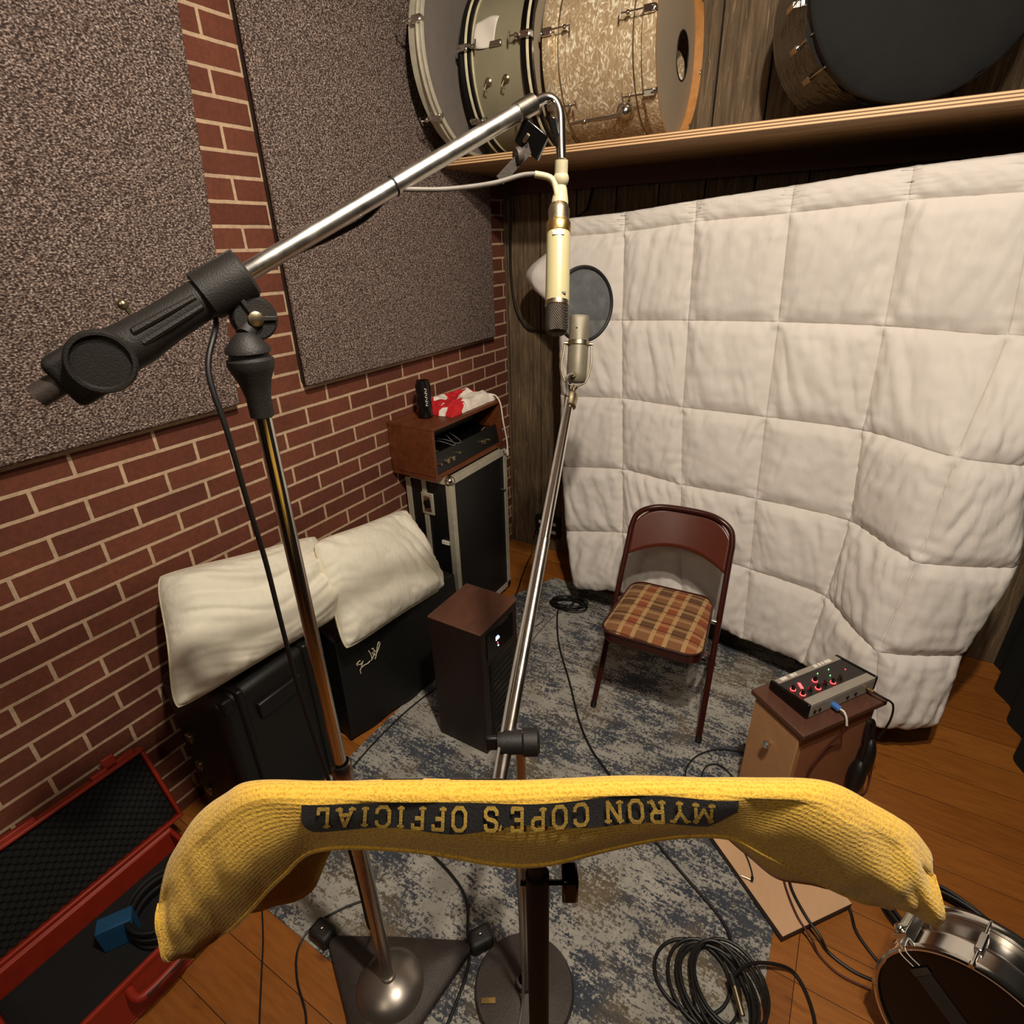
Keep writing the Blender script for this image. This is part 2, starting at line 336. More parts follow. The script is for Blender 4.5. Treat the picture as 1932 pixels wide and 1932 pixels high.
def m_mesh():
    n = NT('wire_mesh_grille'); v = n.coord()
    a = n.math('SINE', n.math('MULTIPLY', n.math('ADD', n.n('ShaderNodeSeparateXYZ').outputs[0], 0), 1))
    sp = n.n('ShaderNodeSeparateXYZ'); n.l(v, sp.inputs[0])
    p = n.math('SINE', n.math('MULTIPLY', n.math('ADD', sp.outputs[0], sp.outputs[2]), 1900)); q = n.math('SINE', n.math('MULTIPLY', n.math('SUBTRACT', sp.outputs[0], sp.outputs[2]), 1900))
    h = n.math('MAXIMUM', p, q); n.bump(h, .7, .0008)
    return n.done(n.ramp(h, [(.3, (26, 22, 20)), (1, (92, 82, 72))]), .45, .6)
M['mesh'] = m_mesh()
def m_acryl():
    n = NT('clear_acrylic_shell'); v = n.coord(); n.bump(n.noise(n.map(v, (3, 3, 1)), 9, 3), .7, .02)
    return n.done(lin((120, 117, 112)), .14, .6, **{'Transmission Weight': .25, 'IOR': 1.4})
M['acryl'] = m_acryl()
def m_screen():
    n = NT('pop_filter_nylon'); d = n.n('ShaderNodeBsdfTransparent'); mx = n.n('ShaderNodeMixShader'); out = n.t.nodes['Material Output']
    v = n.coord(); f = n.ramp(n.noise(v, 30, 4), [(.35, (.42,) * 3 + (1,)), (.7, (.68,) * 3 + (1,))])
    n.l(f, mx.inputs[0]); n.l(d.outputs[0], mx.inputs[1]); n.l(n.b.outputs[0], mx.inputs[2]); n.l(mx.outputs[0], out.inputs[0])
    d.inputs[0].default_value = (.75, .78, .8, 1)
    return n.done(lin((72, 76, 78)), .8)
M['screen'] = m_screen()

# ---------------------------------------------------------------- the room
def S(name, mb, mat, **kw):
    mb.org0 = True; return struct(mb.build(name, mat, smooth=False, **kw))
S('floor', MB().box(-.1, 2.7, -4.3, .1, -.1, 0), M['floor'])
S('wall_left', MB().box(-.15, 0, -4.3, .05, 0, 3.05), M['brick'])
wb = MB()
for k in range(-1, 13):
    x0 = .017 + .2 * k; wb.box(max(0.0, x0 + .0035), min(2.6, x0 + .1965), 0, .03, 0, 3.05)
S('wall_back', wb, M['planks'], bevel=.002)
S('trim_1', MB().box(0, 2.6, .012, .06, 0, 3.05), M['gap'])
rw = MB()
rw.grid(lambda u, v: (2.53 + .018 * math.sin(u * 130) + .01 * math.sin(u * 57 + 1), -4.2 + 4.2 * u, 3.05 * (1 - v)), 400, 4)
S('wall_right', rw, M['drape'])
S('wall_rear', MB().box(0, 2.6, -4.3, -4.2, 0, 3.05), M['gap'])
S('ceiling', MB().box(-.1, 2.7, -4.3, .1, 3.05, 3.12), M['ceil'])

# rug
rg = MB().prism([(.347, -2.335, 0), (1.835, -2.335, 0), (1.835, -.30, 0), (.46, -.30, 0), (.347, -.56, 0)], (0, 0, .005))
tag(rg.build('area_rug', M['rug'], bevel=.003), 'distressed blue-grey and beige area rug under the mic stands and chair', 'rug')

# acoustic panels
def panel(y0, y1, z0, z1, label, sk=0):
    t = thing('acoustic_panel', (0, (y0 + y1) / 2, z0), label, 'acoustic panel', 'fabric acoustic panels on the brick wall')
    for nm, xa, xb, i_, mt, bv in (('frame', .002, .03, .010, M['panelside'], 0), ('fabric_face', .03, .048, 0, M['carpet'], .006)):
        ring_ = [(y0 + i_, z0 + i_), (y1 - i_, z0 + i_), (y1 - i_ + sk * (z1 - z0), z1 - i_), (y0 + i_, z1 - i_)]
        MB().prism([(xa, y, z) for y, z in ring_], (xb - xa, 0, 0)).build(nm, mt, t, smooth=bool(bv), bevel=bv, seg=3)
panel(-2.95, -1.722, 1.323, 2.75, 'large oatmeal nubby fabric panel at the left edge of the photo, nearest the camera', .092)
panel(-1.447, -.185, 1.323, 2.75, 'oatmeal nubby fabric panel hanging nearer the shelf end, behind the chrome boom')

# shelf
sh = thing('plywood_shelf', (1.26, -.3, 2.06), 'long raw-edged plywood shelf carrying the drums above the quilt', 'shelf')
b = MB().box(.004, 2.5, -.6, -.002, 2.062, 2.087); b.build('shelf_board', M['ply'], sh, smooth=False)
MB().box(.004, 2.5, -.04, -.002, 1.99, 2.061).build('ledger', M['wald'], sh, smooth=False)

# ---------------------------------------------------------------- drums on the shelf
SZ = 2.0885
def hoop_mb(c, ax, r, w, t=.008):
    return MB().lathe([(r - t, -w / 2), (r, -w / 2), (r, w / 2), (r - t, w / 2), (r - t, -w / 2)], c, ax, 96)
def disc_mb(c, ax, r, rin=0, th=.001): return MB().lathe([(rin, 0), (r, 0), (r, -th), (rin, -th)], c, ax, 96)
def onring(c, x, r, deg):   # point around an x-axis drum; deg measured from the camera side (-y) upwards
    a = math.radians(deg); return V((x, c[1] - r * math.cos(a), c[2] + r * math.sin(a)))
def claw(t, c, r, x, s, deg, L=.075, mat='chrome'):   # claw on the hoop at x, T-rod running inward (direction s)
    a = math.radians(deg); rad = V((0, -math.cos(a), math.sin(a))); tan = V((0, math.sin(a), math.cos(a)))
    p = onring(c, x, r + .004, deg)
    mb = MB().obox(p + rad * .004, (.019, 0, 0), tan * .011, rad * .006)
    mb.obox(p - V((s * .02, 0, 0)) - rad * .003, (.003, 0, 0), tan * .010, rad * .012)
    co = mb.build('claw', M[mat], t, bevel=.003)
    q = p + rad * .012 + V((s * .018, 0, 0)); e = q + V((s * L, 0, 0))
    rb = MB().tube([q, e], .0028, 8); rb.tube([q - V((s * .03, 0, 0)), q - V((s * .03, 0, 0)) + tan * .001], .006, 8)
    rb.tube([e - tan * .014, e + tan * .014], .0032, 8)
    rb.ball(e - V((s * .024, 0, 0)) - rad * .004, .008, 10); rb.tube([e - V((s * .024, 0, 0)), e - V((s * .024, 0, 0)) - rad * .022], .004, 8)
    rb.build('tension_rod', M[mat], co)
# pearl bass drum
c = V((.77, -.335, SZ + .29)); R = .282
t = thing('bass_drum', (.77, -.335, SZ), 'champagne pearl bass drum with natural maple hoop and ported front head', 'drum')
MB().lathe([(R - .012, -.19), (R - .006, -.19), (R - .006, .165), (R - .012, .165)], c, (1, 0, 0), 96).build('shell', M['pearl'], t)
h = hoop_mb((c.x + .175, c.y, c.z), (1, 0, 0), .290, .045); h.build('hoop', M['pearl'], t)
MB().lathe([(.2815, -.022), (.2815, .0229), (.2902, .0229)], (c.x + .175, c.y, c.z), (1, 0, 0), 96).build('hoop_inside', M['hoopw'], t)
hoop_mb((c.x - .185, c.y, c.z), (1, 0, 0), .290, .045).build('hoop', M['pearl'], t)
# front head with port hole (annulus mesh around an off-centre hole)
hc = V((c.x + .166, c.y, c.z)); pc = V((0, .118, .0)); pr = .074; mbh = MB(); K = 96; vs_ = []; fs_ = []
for k in range(K):
    a = 2 * PI * k / K; d = V((0, math.cos(a), math.sin(a)))
    bq = d.dot(pc); tt = -bq + math.sqrt(max(0, bq * bq - pc.dot(pc) + .279 ** 2))
    for j in range(5): vs_.append(hc + pc + d * (pr + (tt - pr) * j / 4))
for k in range(K):
    for j in range(4): fs_.append((k * 5 + j, k * 5 + j + 1, ((k + 1) % K) * 5 + j + 1, ((k + 1) % K) * 5 + j))
mbh.add(vs_, fs_); mbh.build('front_head', M['head'], t)
MB().tube(ring_pts(hc + pc + V((.001, 0, 0)), (1, 0, 0), pr, 48), .0025, 8, closed=True).build('port_ring', M['rubber'], t)
disc_mb((c.x - .17, c.y, c.z), (1, 0, 0), .276).build('batter_head', M['head'], t)
MB().lathe([(R - .0055, 0), (R - .0035, .002), (R - .0035, .004), (R - .0055, .006)], (c.x - .155, c.y, c.z), (1, 0, 0), 96).build('groove_band', M['nickel'], t)
MB().lathe([(R - .0055, 0), (R - .0035, .002), (R - .0035, .004), (R - .0055, .006)], (c.x + .115, c.y, c.z), (1, 0, 0), 96).build('groove_band', M['nickel'], t)
for dg in (7, -34.5, 48, 95, -75, 140, 185, 228):
    claw(t, c, .290, c.x + .175, -1, dg); claw(t, c, .290, c.x - .185, 1, dg)
sp0 = onring(c, c.x + .075, R - .004, -46); rad = V((0, -math.cos(math.radians(-46)), math.sin(math.radians(-46))))
sb = MB().ball(sp0 + rad * .006, .026, 16); sb.lathe([(.032, 0), (.032, .004), (.02, .008)], sp0, rad, 24); sb.build('spur_bracket', M['chrome'], t)
sl = MB().tube([sp0 + rad * .018, sp0 + rad * .026 + V((-.05, 0, .002)), sp0 + rad * .028 + V((-.21, 0, .0))], [.009, .007, .006], 12)
sl.ball(sp0 + rad * .028 + V((-.15, 0, 0)), .010, 10); sl.build('spur_leg', M['chromeold'], t)

# olive drum with black and ivory hoops
c = V((.405, -.40, SZ + .286)); t = thing('marching_drum', (.405, -.40, SZ), 'aged off-white drum with black and ivory striped hoops beside the pearl bass drum', 'drum')
MB().lathe([(.262, -.11), (.268, -.11), (.268, .11), (.262, .11)], c, (1, 0, 0), 96).build('shell', M['green'], t)
for s in (-1, 1):
    x = c.x + s * .128
    hoop_mb((x, c.y, c.z), (1, 0, 0), .284, .044, .014).build('hoop', M['gloss'], t)
    hp = [MB().lathe([(.2842, -.0055), (.2856, -.004), (.2856, .004), (.2842, .0055)], (x + q, c.y, c.z), (1, 0, 0), 96) for q in (.004,)]
    hp[0].build('hoop_inlay', M['ivory'], t)
    MB().lathe([(.262, 0), (.2725, 0), (.2725, .007), (.262, .007)], (c.x + s * .108 - (.0 if s < 0 else .007), c.y, c.z), (1, 0, 0), 96).build('collar', M['ivory'], t)
    disc_mb((x - s * .006, c.y, c.z), (s, 0, 0), .272).build('drum_head', M['head'], t)
for dg in (6, -38, 50, 96, 140, 186, 228, -82):
    claw(t, c, .285, c.x - .128, 1, dg, .04, 'chromeold'); claw(t, c, .285, c.x + .128, -1, dg, .04, 'chromeold')
    a = math.radians(dg); rad = V((0, -math.cos(a), math.sin(a))); tan = V((0, math.sin(a), math.cos(a)))
    MB().obox(onring(c, c.x, .274, dg), (.024, 0, 0), tan * .008, rad * .007).build('lug', M['chromeold'], t, bevel=.003)
for x in (-.045, .03):
    p = onring(c, c.x + x, .268, -16); a = math.radians(-16); rad = V((0, -math.cos(a), math.sin(a)))
    kb = MB().lathe([(.014, 0), (.014, .003), (.009, .008), (.009, .016), (0, .018)], p, rad, 20)
    kb.tube([p + rad * .012, p + rad * .02 + V((-.008, 0, -.018)), p + rad * .012 + V((0, 0, -.028))], .0028, 8); kb.build('muffler_knob', M['nickel'], t)
a0 = math.radians(16.6); pp = MB()
def paperf(u, v):
    dg = 6 + 17 * v + 3 * math.sin(u * 3) * (v - .5); x = c.x - .098 + .085 * u + .018 * v * u
    return onring(c, x, .272 + .004 * math.sin(u * 5 + v * 4), dg)
tag(pp.grid(paperf, 10, 10).build('paper_note', M['paper'], solid=.0006), 'crumpled blank white paper stuck to the olive drum shell', 'paper')

# leftmost drum with chrome hoop
c = V((.135, -.53, SZ + .322)); t = thing('floor_drum', (.135, -.53, SZ), 'leftmost shelf drum with grey head and wide chrome hoop', 'drum')
MB().lathe([(.298, .01), (.302, .01), (.302, .06), (.298, .06)], c, (1, 0, 0), 96).build('shell', M['alu'], t)
disc_mb((c.x + .072, c.y, c.z), (1, 0, 0), .306).build('front_head', M['headg'], t)
hp = MB()
for rr, xx in ((.316, .078), (.316, .058)): hp.tube(ring_pts((c.x + xx, c.y, c.z), (1, 0, 0), rr, 96), .0048, 8, closed=True)
hp.lathe([(.308, .052), (.315, .055), (.315, .08), (.308, .083), (.308, .052)], c, (1, 0, 0), 96); hp.build('hoop', M['alu'], t)
for dg in (-42, 10, 60): claw(t, c, .313, c.x + .06, -1, dg, .05)

# clear acrylic drum, face covered with black cloth
c = V((1.60, -.36, SZ + .305)); AXD = V((.42, -1, 0)).normalized(); XD = V((-AXD.y, AXD.x, 0)); t = thing('acrylic_bass_drum', (1.60, -.36, SZ), 'clear acrylic bass drum draped in black cloth at the right of the shelf', 'drum')
MB().lathe([(.290, -.16), (.296, -.16), (.296, .20), (.290, .20)], c, AXD, 96).build('shell', M['acryl'], t)
def clothf(u, v):
    a = 2 * PI * u; r = .309 * v; w = .012 * math.sin(a * 9) * v ** 4 * .35 + .004 * math.sin(a * 23 + 1) * v ** 6
    return c + XD * math.cos(a) * (r + w) + AXD * (.225 + .03 * (1 - v * v) - .02 * v ** 8 + .006 * noise.noise(V((math.cos(a) * r * 12, math.sin(a) * r * 5, 0)))) + V((0, 0, math.sin(a) * (r + w) * (1 if math.sin(a) > 0 else .985)))
MB().grid(clothf, 120, 24).build('cloth_cover', M['cloth_blk'], t)
MB().lathe([(.298, .24), (.303, .235), (.303, .20), (.298, .195)], c, AXD, 96).build('hoop', M['rubber'], t)
for dg in (150, 185, 205, 222):
    a = math.radians(dg); rad = XD * math.cos(a) + V((0, 0, math.sin(a))); p = c + rad * .3
    lb = MB().obox(p + AXD * .06, rad * .008, AXD * .03, rad.cross(AXD) * .008); lb.tube([p + rad * .004 + AXD * .22, p + rad * .004 + AXD * .05], .003, 8)
    lb.build('lug', M['chrome'], t, bevel=.002)
# maroon drum at far right
c = V((2.24, -.22, SZ + .2)); t = thing('maroon_tom_drum', (2.24, -.22, SZ), 'dark maroon drum with chrome lug at the far right shelf end', 'drum')
MB().lathe([(.186, -.15), (.192, -.15), (.192, .13), (.186, .13)], c, (1, .15, 0), 96).build('shell', M['maroon'], t)
disc_mb(c - V((.15, .02, 0)), (-1, -.15, 0), .188).build('drum_head', M['gloss'], t)
MB().tube(ring_pts(c - V((.155, .022, 0)), (1, .15, 0), .196, 64), .004, 8, closed=True).build('hoop', M['chrome'], t)
p = c + V((-.08, -.2, .03)); lb = MB().obox(p, (.012, 0, 0), (0, .012, 0), (0, 0, .03)); lb.obox(p + V((-.004, -.002, -.06)), (.006, 0, 0), (0, .006, 0), (0, 0, .03)); lb.build('lug', M['chrome'], t, bevel=.004)

# ---------------------------------------------------------------- quilt
Q = [
[[0.472, -0.27, 1.856], [0.777, -0.29, 1.868], [1.073, -0.32, 1.893], [1.414, -0.36, 1.918], [1.753, -0.4, 1.946], [2.038, -0.44, 1.958], [2.41, -0.47, 1.975]],
[[0.475, -0.275, 1.786], [0.785, -0.3, 1.797], [1.08, -0.33, 1.822], [1.417, -0.37, 1.836], [1.757, -0.41, 1.855], [2.059, -0.45, 1.859], [2.41, -0.48, 1.875]],
[[0.459, -0.29, 1.434], [0.8, -0.31, 1.447], [1.093, -0.33, 1.46], [1.437, -0.36, 1.471], [1.779, -0.4, 1.475], [2.104, -0.46, 1.465], [2.41, -0.49, 1.49]],
[[0.493, -0.34, 1.086], [0.839, -0.36, 1.115], [1.12, -0.38, 1.11], [1.456, -0.4, 1.114], [1.795, -0.44, 1.116], [2.053, -0.62, 1.108], [2.258, -0.56, 1.094]],
[[0.528, -0.38, 0.736], [0.876, -0.4, 0.79], [1.161, -0.43, 0.777], [1.477, -0.45, 0.781], [1.825, -0.49, 0.775], [2.033, -0.7, 0.76], [2.304, -0.61, 0.768]],
[[0.578, -0.43, 0.402], [0.914, -0.45, 0.483], [1.203, -0.49, 0.488], [1.506, -0.5, 0.476], [1.811, -0.55, 0.459], [1.992, -0.78, 0.425], [2.242, -0.67, 0.434]],
[[0.666, -0.5, 0.117], [0.967, -0.54, 0.209], [1.262, -0.56, 0.215], [1.532, -0.56, 0.158], [1.784, -0.62, 0.164], [2.046, -0.84, 0.153], [2.223, -0.74, 0.147]]]
Q = [[V(p) for p in r] for r in Q]
def qbase(a, b):   # a in 0..6 columns, b in 0..6 rows
    rows = []
    for r in Q:
        i = min(int(a), 5); t_ = a - i; rows.append(cr(r, a) * .5 + (r[i] * (1 - t_) + r[i + 1] * t_) * .5)
    i = min(int(b), 5); t_ = b - i
    p = cr(rows, b) * .5 + (rows[i] * (1 - t_) + rows[i + 1] * t_) * .5
    return p
def qfun(a, b):
    p = qbase(a, b); e = .01
    du = qbase(min(6, a + e), b) - qbase(max(0, a - e), b); dv = qbase(a, min(6, b + e)) - qbase(a, max(0, b - e))
    n = du.cross(dv); n = n.normalized() if n.length else V((0, -1, 0))
    if n.y > 0: n = -n
    fa = a % 1; fb = b % 1
    if a >= 6: fa = 0
    if b >= 6: fb = 0
    da = min(fa, 1 - fa) * 2; db = min(fb, 1 - fb) * 2
    puff = ((1 - (1 - da) ** 5) * (1 - (1 - db) ** 5)) ** .6 * (.8 + .2 * da * db)
    am = .031 if b > 1 else .026
    # creases: run down and outwards from the seams
    q = V((a * 2.2 + fb * .7 * (1 if int(b) % 2 else -1), b * .55, int(a) * 3.1 + int(b) * 1.7))
    cre = abs(noise.noise(q * 2.2)) * .6 + abs(noise.noise(q * 5.2)) * .3
    wr = (.5 - cre) * .034 * min(1, 4 * min(da, db)) + noise.noise(V((a * 9, b * 9, 3))) * .004
    if b < 1: wr *= .35
    pk = math.exp(-(da ** 2 + db ** 2) * 60) * .010
    s = .0075 * noise.noise(V((a * 14, b * 3, 7))) * math.exp(-(db) * 5) + .006 * noise.noise(V((a * 3, b * 16, 9))) * math.exp(-da * 5)
    p = p + n * (am * puff + wr * .9 + pk + s)
    # left edge: top corner flops outwards, side edge rolls under
    if a < 1:
        p += V((-.185, -.03, 0)) * math.exp(-((b - 1.48) / .30) ** 2) * (1 - a) ** 1.6
        p += V((0, .06, 0)) * max(0, 1 - a * 6) ** 2
    if b < .12: p += V((0, .05, 0)) * (1 - b / .12) ** 2
    if b > 5.9: p.z += .012 * noise.noise(V((a * 5, 0, 2)))
    if a > 5.9: p += V((0, .05, 0)) * ((a - 5.9) / .1) ** 2
    p.z = max(p.z, .014)
    return p
def warp(x):
    c_, f = int(min(x, 5.9999)), x - int(min(x, 5.9999))
    return c_ + f + .085 * math.sin(2 * PI * f) * -1
qm = MB().grid(lambda u, v: qfun(warp(u * 6), warp(v * 6)), 252, 252)
qt = thing('quilt', (1.4, -.3, 0), 'white box-stitched quilt hanging from below the shelf down to the floor', 'quilt')
qm.build('quilted_face', M['quilt'], qt, angle=0, solid=.012)
MB().tube([(.48, -.225, 1.85), (2.42, -.425, 1.955)], .012, 12).build('hanging_bar', M['black'], qt)
MB().tube([(.5, -.227, 1.85), (.5, -.06, 1.9), (.5, -.003, 1.99)], .006, 8).build('bracket', M['black'], qt)
MB().tube([(2.35, -.42, 1.955), (2.35, -.06, 1.98), (2.35, -.003, 1.995)], .006, 8).build('bracket', M['black'], qt)

# ---------------------------------------------------------------- pillows
def pillow(name, TL, TR, BR, BL, th, n_out, label, seed, ca=0):
    TL, TR, BR, BL = V(TL), V(TR), V(BR), V(BL); n0 = V(n_out).normalized(); cen = (TL + TR + BR + BL) / 4
    t = thing(name, (cen.x, cen.y, min(BL.z, BR.z)), label, 'pillow', 'pillows leaning on the brick wall')
    def fn(side):
        def g(u, v):
            su, sv = 2 * u - 1, 2 * v - 1
            pin = 1 - .07 * (1 - su * su) * abs(sv) ** 3; pin2 = 1 - .07 * (1 - sv * sv) * abs(su) ** 3
            rc = 1 - .085 * (abs(su * sv)) ** 4; uu = .5 + su * pin2 * rc / 2; vv = .5 + sv * pin * rc / 2
            p = (TL * (1 - uu) + TR * uu) * (1 - vv) + (BL * (1 - uu) + BR * uu) * vv
            pf = max(0, (1 - abs(su) ** 3.2) * (1 - abs(sv) ** 3.2)) ** .55
            ed = min(1 - abs(su), 1 - abs(sv))
            cu_, cv_ = u * math.cos(ca) + v * math.sin(ca), -u * math.sin(ca) + v * math.cos(ca); q = V((cu_ * .75 + seed, cv_ * 2.6 + .25 * math.sin(u * 6 + seed), side * 5 + seed))
            w = (abs(noise.noise(q * 1.7)) - .2) * .036 + (abs(noise.noise(q * 3.9)) - .15) * .017
            edge = .0045 * math.sin((u if abs(sv) > abs(su) else v) * 62 + noise.noise(V((u * 8, v * 8, seed))) * 5) * math.exp(-ed * 9) * min(1, ed * 25)
            return p + n0 * side * (th * .5 * pf + w * min(1, ed * 5) + edge)
        return g
    m = MB().grid(fn(1), 90, 70); m.grid(fn(-1), 90, 70); m.build('cushion', M['pillow'], t, angle=0)
    f = fn(1); loop = [f(i / 40, 0) for i in range(40)] + [f(1, i / 40) for i in range(40)] + [f(1 - i / 40, 1) for i in range(40)] + [f(0, 1 - i / 40) for i in range(40)]
    MB().tube(loop, .0028, 6, closed=True).build('piping', M['seam'], t)
    return t
pillow('pillow', (.105, -2.155, .94), (.12, -1.58, .81), (.335, -1.68, .59), (.345, -2.325, .655), .21, (.75, -.12, .5), 'large cream pillow lying on the black plastic case, the left of two', 1.3, .12)
pillow('pillow', (.235, -1.715, .868), (.11, -1.09, .715), (.392, -1.165, .425), (.405, -1.80, .505), .18, (.75, -.05, .62), 'smaller square cream pillow propped on the covered amplifier', 4.1, 1.15)

# ---------------------------------------------------------------- black plastic case and covered amp
t = thing('equipment_case', (.2, -2.01, 0), 'black moulded plastic equipment case standing under the large pillow', 'case')
MB().box(.05, .352, -2.215, -1.825, 0, .598).build('body', M['blackcase'], t, bevel=.035, seg=5)
for y in (-2.14, -1.9):
    MB().box(.10, .362, y - .012, y + .012, .02, .606).build('rib', M['blackcase'], t, bevel=.008)
MB().box(.335, .366, -2.10, -1.94, .46, .52).build('latch_plate', M['blackcase'], t, bevel=.006)
hb = MB().tube(spline([(.2, -2.1, .6), (.2, -2.1, .624), (.2, -2.0, .628), (.2, -1.94, .624), (.2, -1.94, .6)], 6), .011, 10); hb.build('carry_handle', M['black'], t)
for y in (-2.18, -1.86):
    MB().box(.30, .36, y - .018, y + .018, .55, .602).build('corner_guard', M['black'], t, bevel=.01, seg=3)
for z in (.12, .24, .36):
    MB().box(.12, .15, -2.226, -2.212, z, z + .03).build('latch', M['nickel'], t, bevel=.003)

A_ = V((.305, -1.745, 0)); D_ = V((.095, .57, 0)).normalized(); N_ = V((D_.y, -D_.x, 0))
t = thing('guitar_amplifier', (.2, -1.45, 0), 'guitar amplifier under a black vinyl cover with silver script lettering', 'amplifier')
def ampf(u, v):   # skirt around front and sides
    L = [A_ - N_ * .26 - D_ * .0, A_, A_ + D_ * .60, A_ + D_ * .60 - N_ * .26]
    p = L[0].lerp(L[1], u * 3) if u < 1 / 3 else (L[1].lerp(L[2], u * 3 - 1) if u < 2 / 3 else L[2].lerp(L[3], u * 3 - 2))
    ctr = A_ + D_ * .3 - N_ * .13; o = (p - ctr).normalized()
    return p + V((0, 0, .465 * (1 - v) + .012 + .008 * math.sin(u * 60) * v)) + o * (.012 * v + .006 * noise.noise(V((u * 20, v * 3, 0))) * v)
MB().grid(ampf, 90, 20).build('cover_skirt', M['vinyl'], t)
cm = A_ + D_ * .3 - N_ * .13
MB().obox(cm + V((0, 0, .47)), D_ * .298, N_ * .128, (0, 0, .009)).build('cover_top', M['vinyl'], t, bevel=.008, seg=3)
MB().obox(cm + V((0, 0, .23)), D_ * .285, N_ * .118, (0, 0, .228)).build('cabinet', M['black'], t)
FN = [[(0.319, -1.6806, 0.3401), (0.3186, -1.6827, 0.3494), (0.3198, -1.6753, 0.3539), (0.3214, -1.6661, 0.3556)], [(0.3196, -1.6767, 0.3454), (0.3209, -1.669, 0.3385), (0.3225, -1.6595, 0.3417), (0.3233, -1.6543, 0.3461)], [(0.3225, -1.6591, 0.3398), (0.3213, -1.6666, 0.3224), (0.3202, -1.6732, 0.3142), (0.3202, -1.673, 0.2979)], [(0.3217, -1.6643, 0.3225), (0.324, -1.6505, 0.3243), (0.326, -1.6386, 0.3226), (0.3281, -1.6257, 0.3268)], [(0.3282, -1.6252, 0.3761), (0.3292, -1.6191, 0.3577), (0.3295, -1.6171, 0.342), (0.3297, -1.6162, 0.3285)], [(0.3288, -1.6213, 0.3254), (0.3303, -1.6125, 0.3324), (0.3313, -1.6064, 0.3413), (0.3326, -1.5989, 0.3396)], [(0.3318, -1.6036, 0.32), (0.3333, -1.5945, 0.3383), (0.3344, -1.5877, 0.3612), (0.3361, -1.5776, 0.3852), (0.3371, -1.5719, 0.3768), (0.3357, -1.5801, 0.3596), (0.3334, -1.594, 0.3412)], [(0.3306, -1.6105, 0.3728), (0.3316, -1.6049, 0.374), (0.3322, -1.6012, 0.3636), (0.3332, -1.5954, 0.3518)], [(0.3305, -1.6115, 0.3575), (0.3312, -1.6073, 0.3451), (0.332, -1.6022, 0.3482), (0.3317, -1.604, 0.3606)]]
fm = MB()
for s_ in FN:
    P_ = spline([V(p) + N_ * .008 for p in s_], 6); fm.tube(P_, [.0015 + .0009 * math.sin(i * 1.1) ** 2 for i in range(len(P_))], 6)
fm.build('script_logo', M['seam'], t)

# ---------------------------------------------------------------- rack case, wooden amp box, can, jersey
t = thing('flight_case', (.16, -.76, 0), 'tall black flight case with aluminium edges against the brick wall', 'case')
x0, x1, y0, y1, z1 = .03, .292, -.985, -.51, .838
MB().box(x0 + .006, x1 - .006, y0 + .006, y1 - .006, .03, z1 - .006).build('body', M['racklam'], t, bevel=.003)
def ang(a, b, w=.03, nm='edge_extrusion'):
    a, b = V(a), V(b); d = (b - a).normalized(); cx = V(((x0 + x1) / 2, (y0 + y1) / 2, .43)); mid = (a + b) / 2
    axs = [v for v in (V((1, 0, 0)), V((0, 1, 0)), V((0, 0, 1))) if abs(v.dot(d)) < .5]; m = MB(); L = (b - a) / 2
    for i in (0, 1):
        u, w_ = axs[i], axs[1 - i]; su = 1 if (cx - mid).dot(u) > 0 else -1; sw = 1 if (cx - mid).dot(w_) > 0 else -1
        m.obox(mid + u * su * w / 2 + w_ * sw * .002, L, u * w / 2, w_ * .0022)
    m.build(nm, M['alu'], t, bevel=.0008)
for y in (y0, y1): ang((x1, y, .03), (x1, y, z1))
ang((x0, y0, .03), (x0, y0, z1)); ang((x1, y0, z1), (x1, y1, z1)); ang((x0, y0, z1), (x1, y0, z1)); ang((x1, y0, .03), (x1, y1, .03))
MB().box(.125, .15, y0 - .001, y0 + .006, .03, z1).build('lid_seam_strip', M['alu'], t, bevel=.001)
for z in (.64, .22):
    ldo = MB().box(.118, .188, y0 - .005, y0 + .004, z, z + .11).build('latch_dish', M['alu'], t, bevel=.004)
    lm = MB().box(.132, .174, y0 - .0075, y0 - .003, z + .016, z + .094); lb = lm.build('butterfly_latch', M['chrome'], ldo, bevel=.003)
    MB().obox((.153, y0 - .011, z + .055), (.014, 0, .006), (0, .003, 0), (-.004, 0, .02)).build('latch_wing', M['gloss'], ldo, bevel=.003)
MB().box(.215, .255, y0 - .0015, y0 + .006, .50, .518).build('label_strip', M['white'], t)
for p in ((x1, y0, z1), (x1, y1, z1)):
    q = V(p) + V((-.014, .014 if p[1] == y0 else -.014, -.014)); MB().ball(q, .024, 16).build('ball_corner', M['chrome'], t)
for p in ((x1 - .03, y0 + .04), (x1 - .03, y1 - .04), (x0 + .03, y0 + .04), (x0 + .03, y1 - .04)):
    MB().lathe([(.0, 0), (.018, 0), (.018, .03), (0, .03)], (p[0], p[1], 0), (0, 0, 1), 16).build('foot', M['rubber'], t)
MB().tube([(x1 - .004, y1 - .03, .62), (x1 + .004, y1 - .03, .62)], .007, 10).build('rivet', M['chrome'], t)

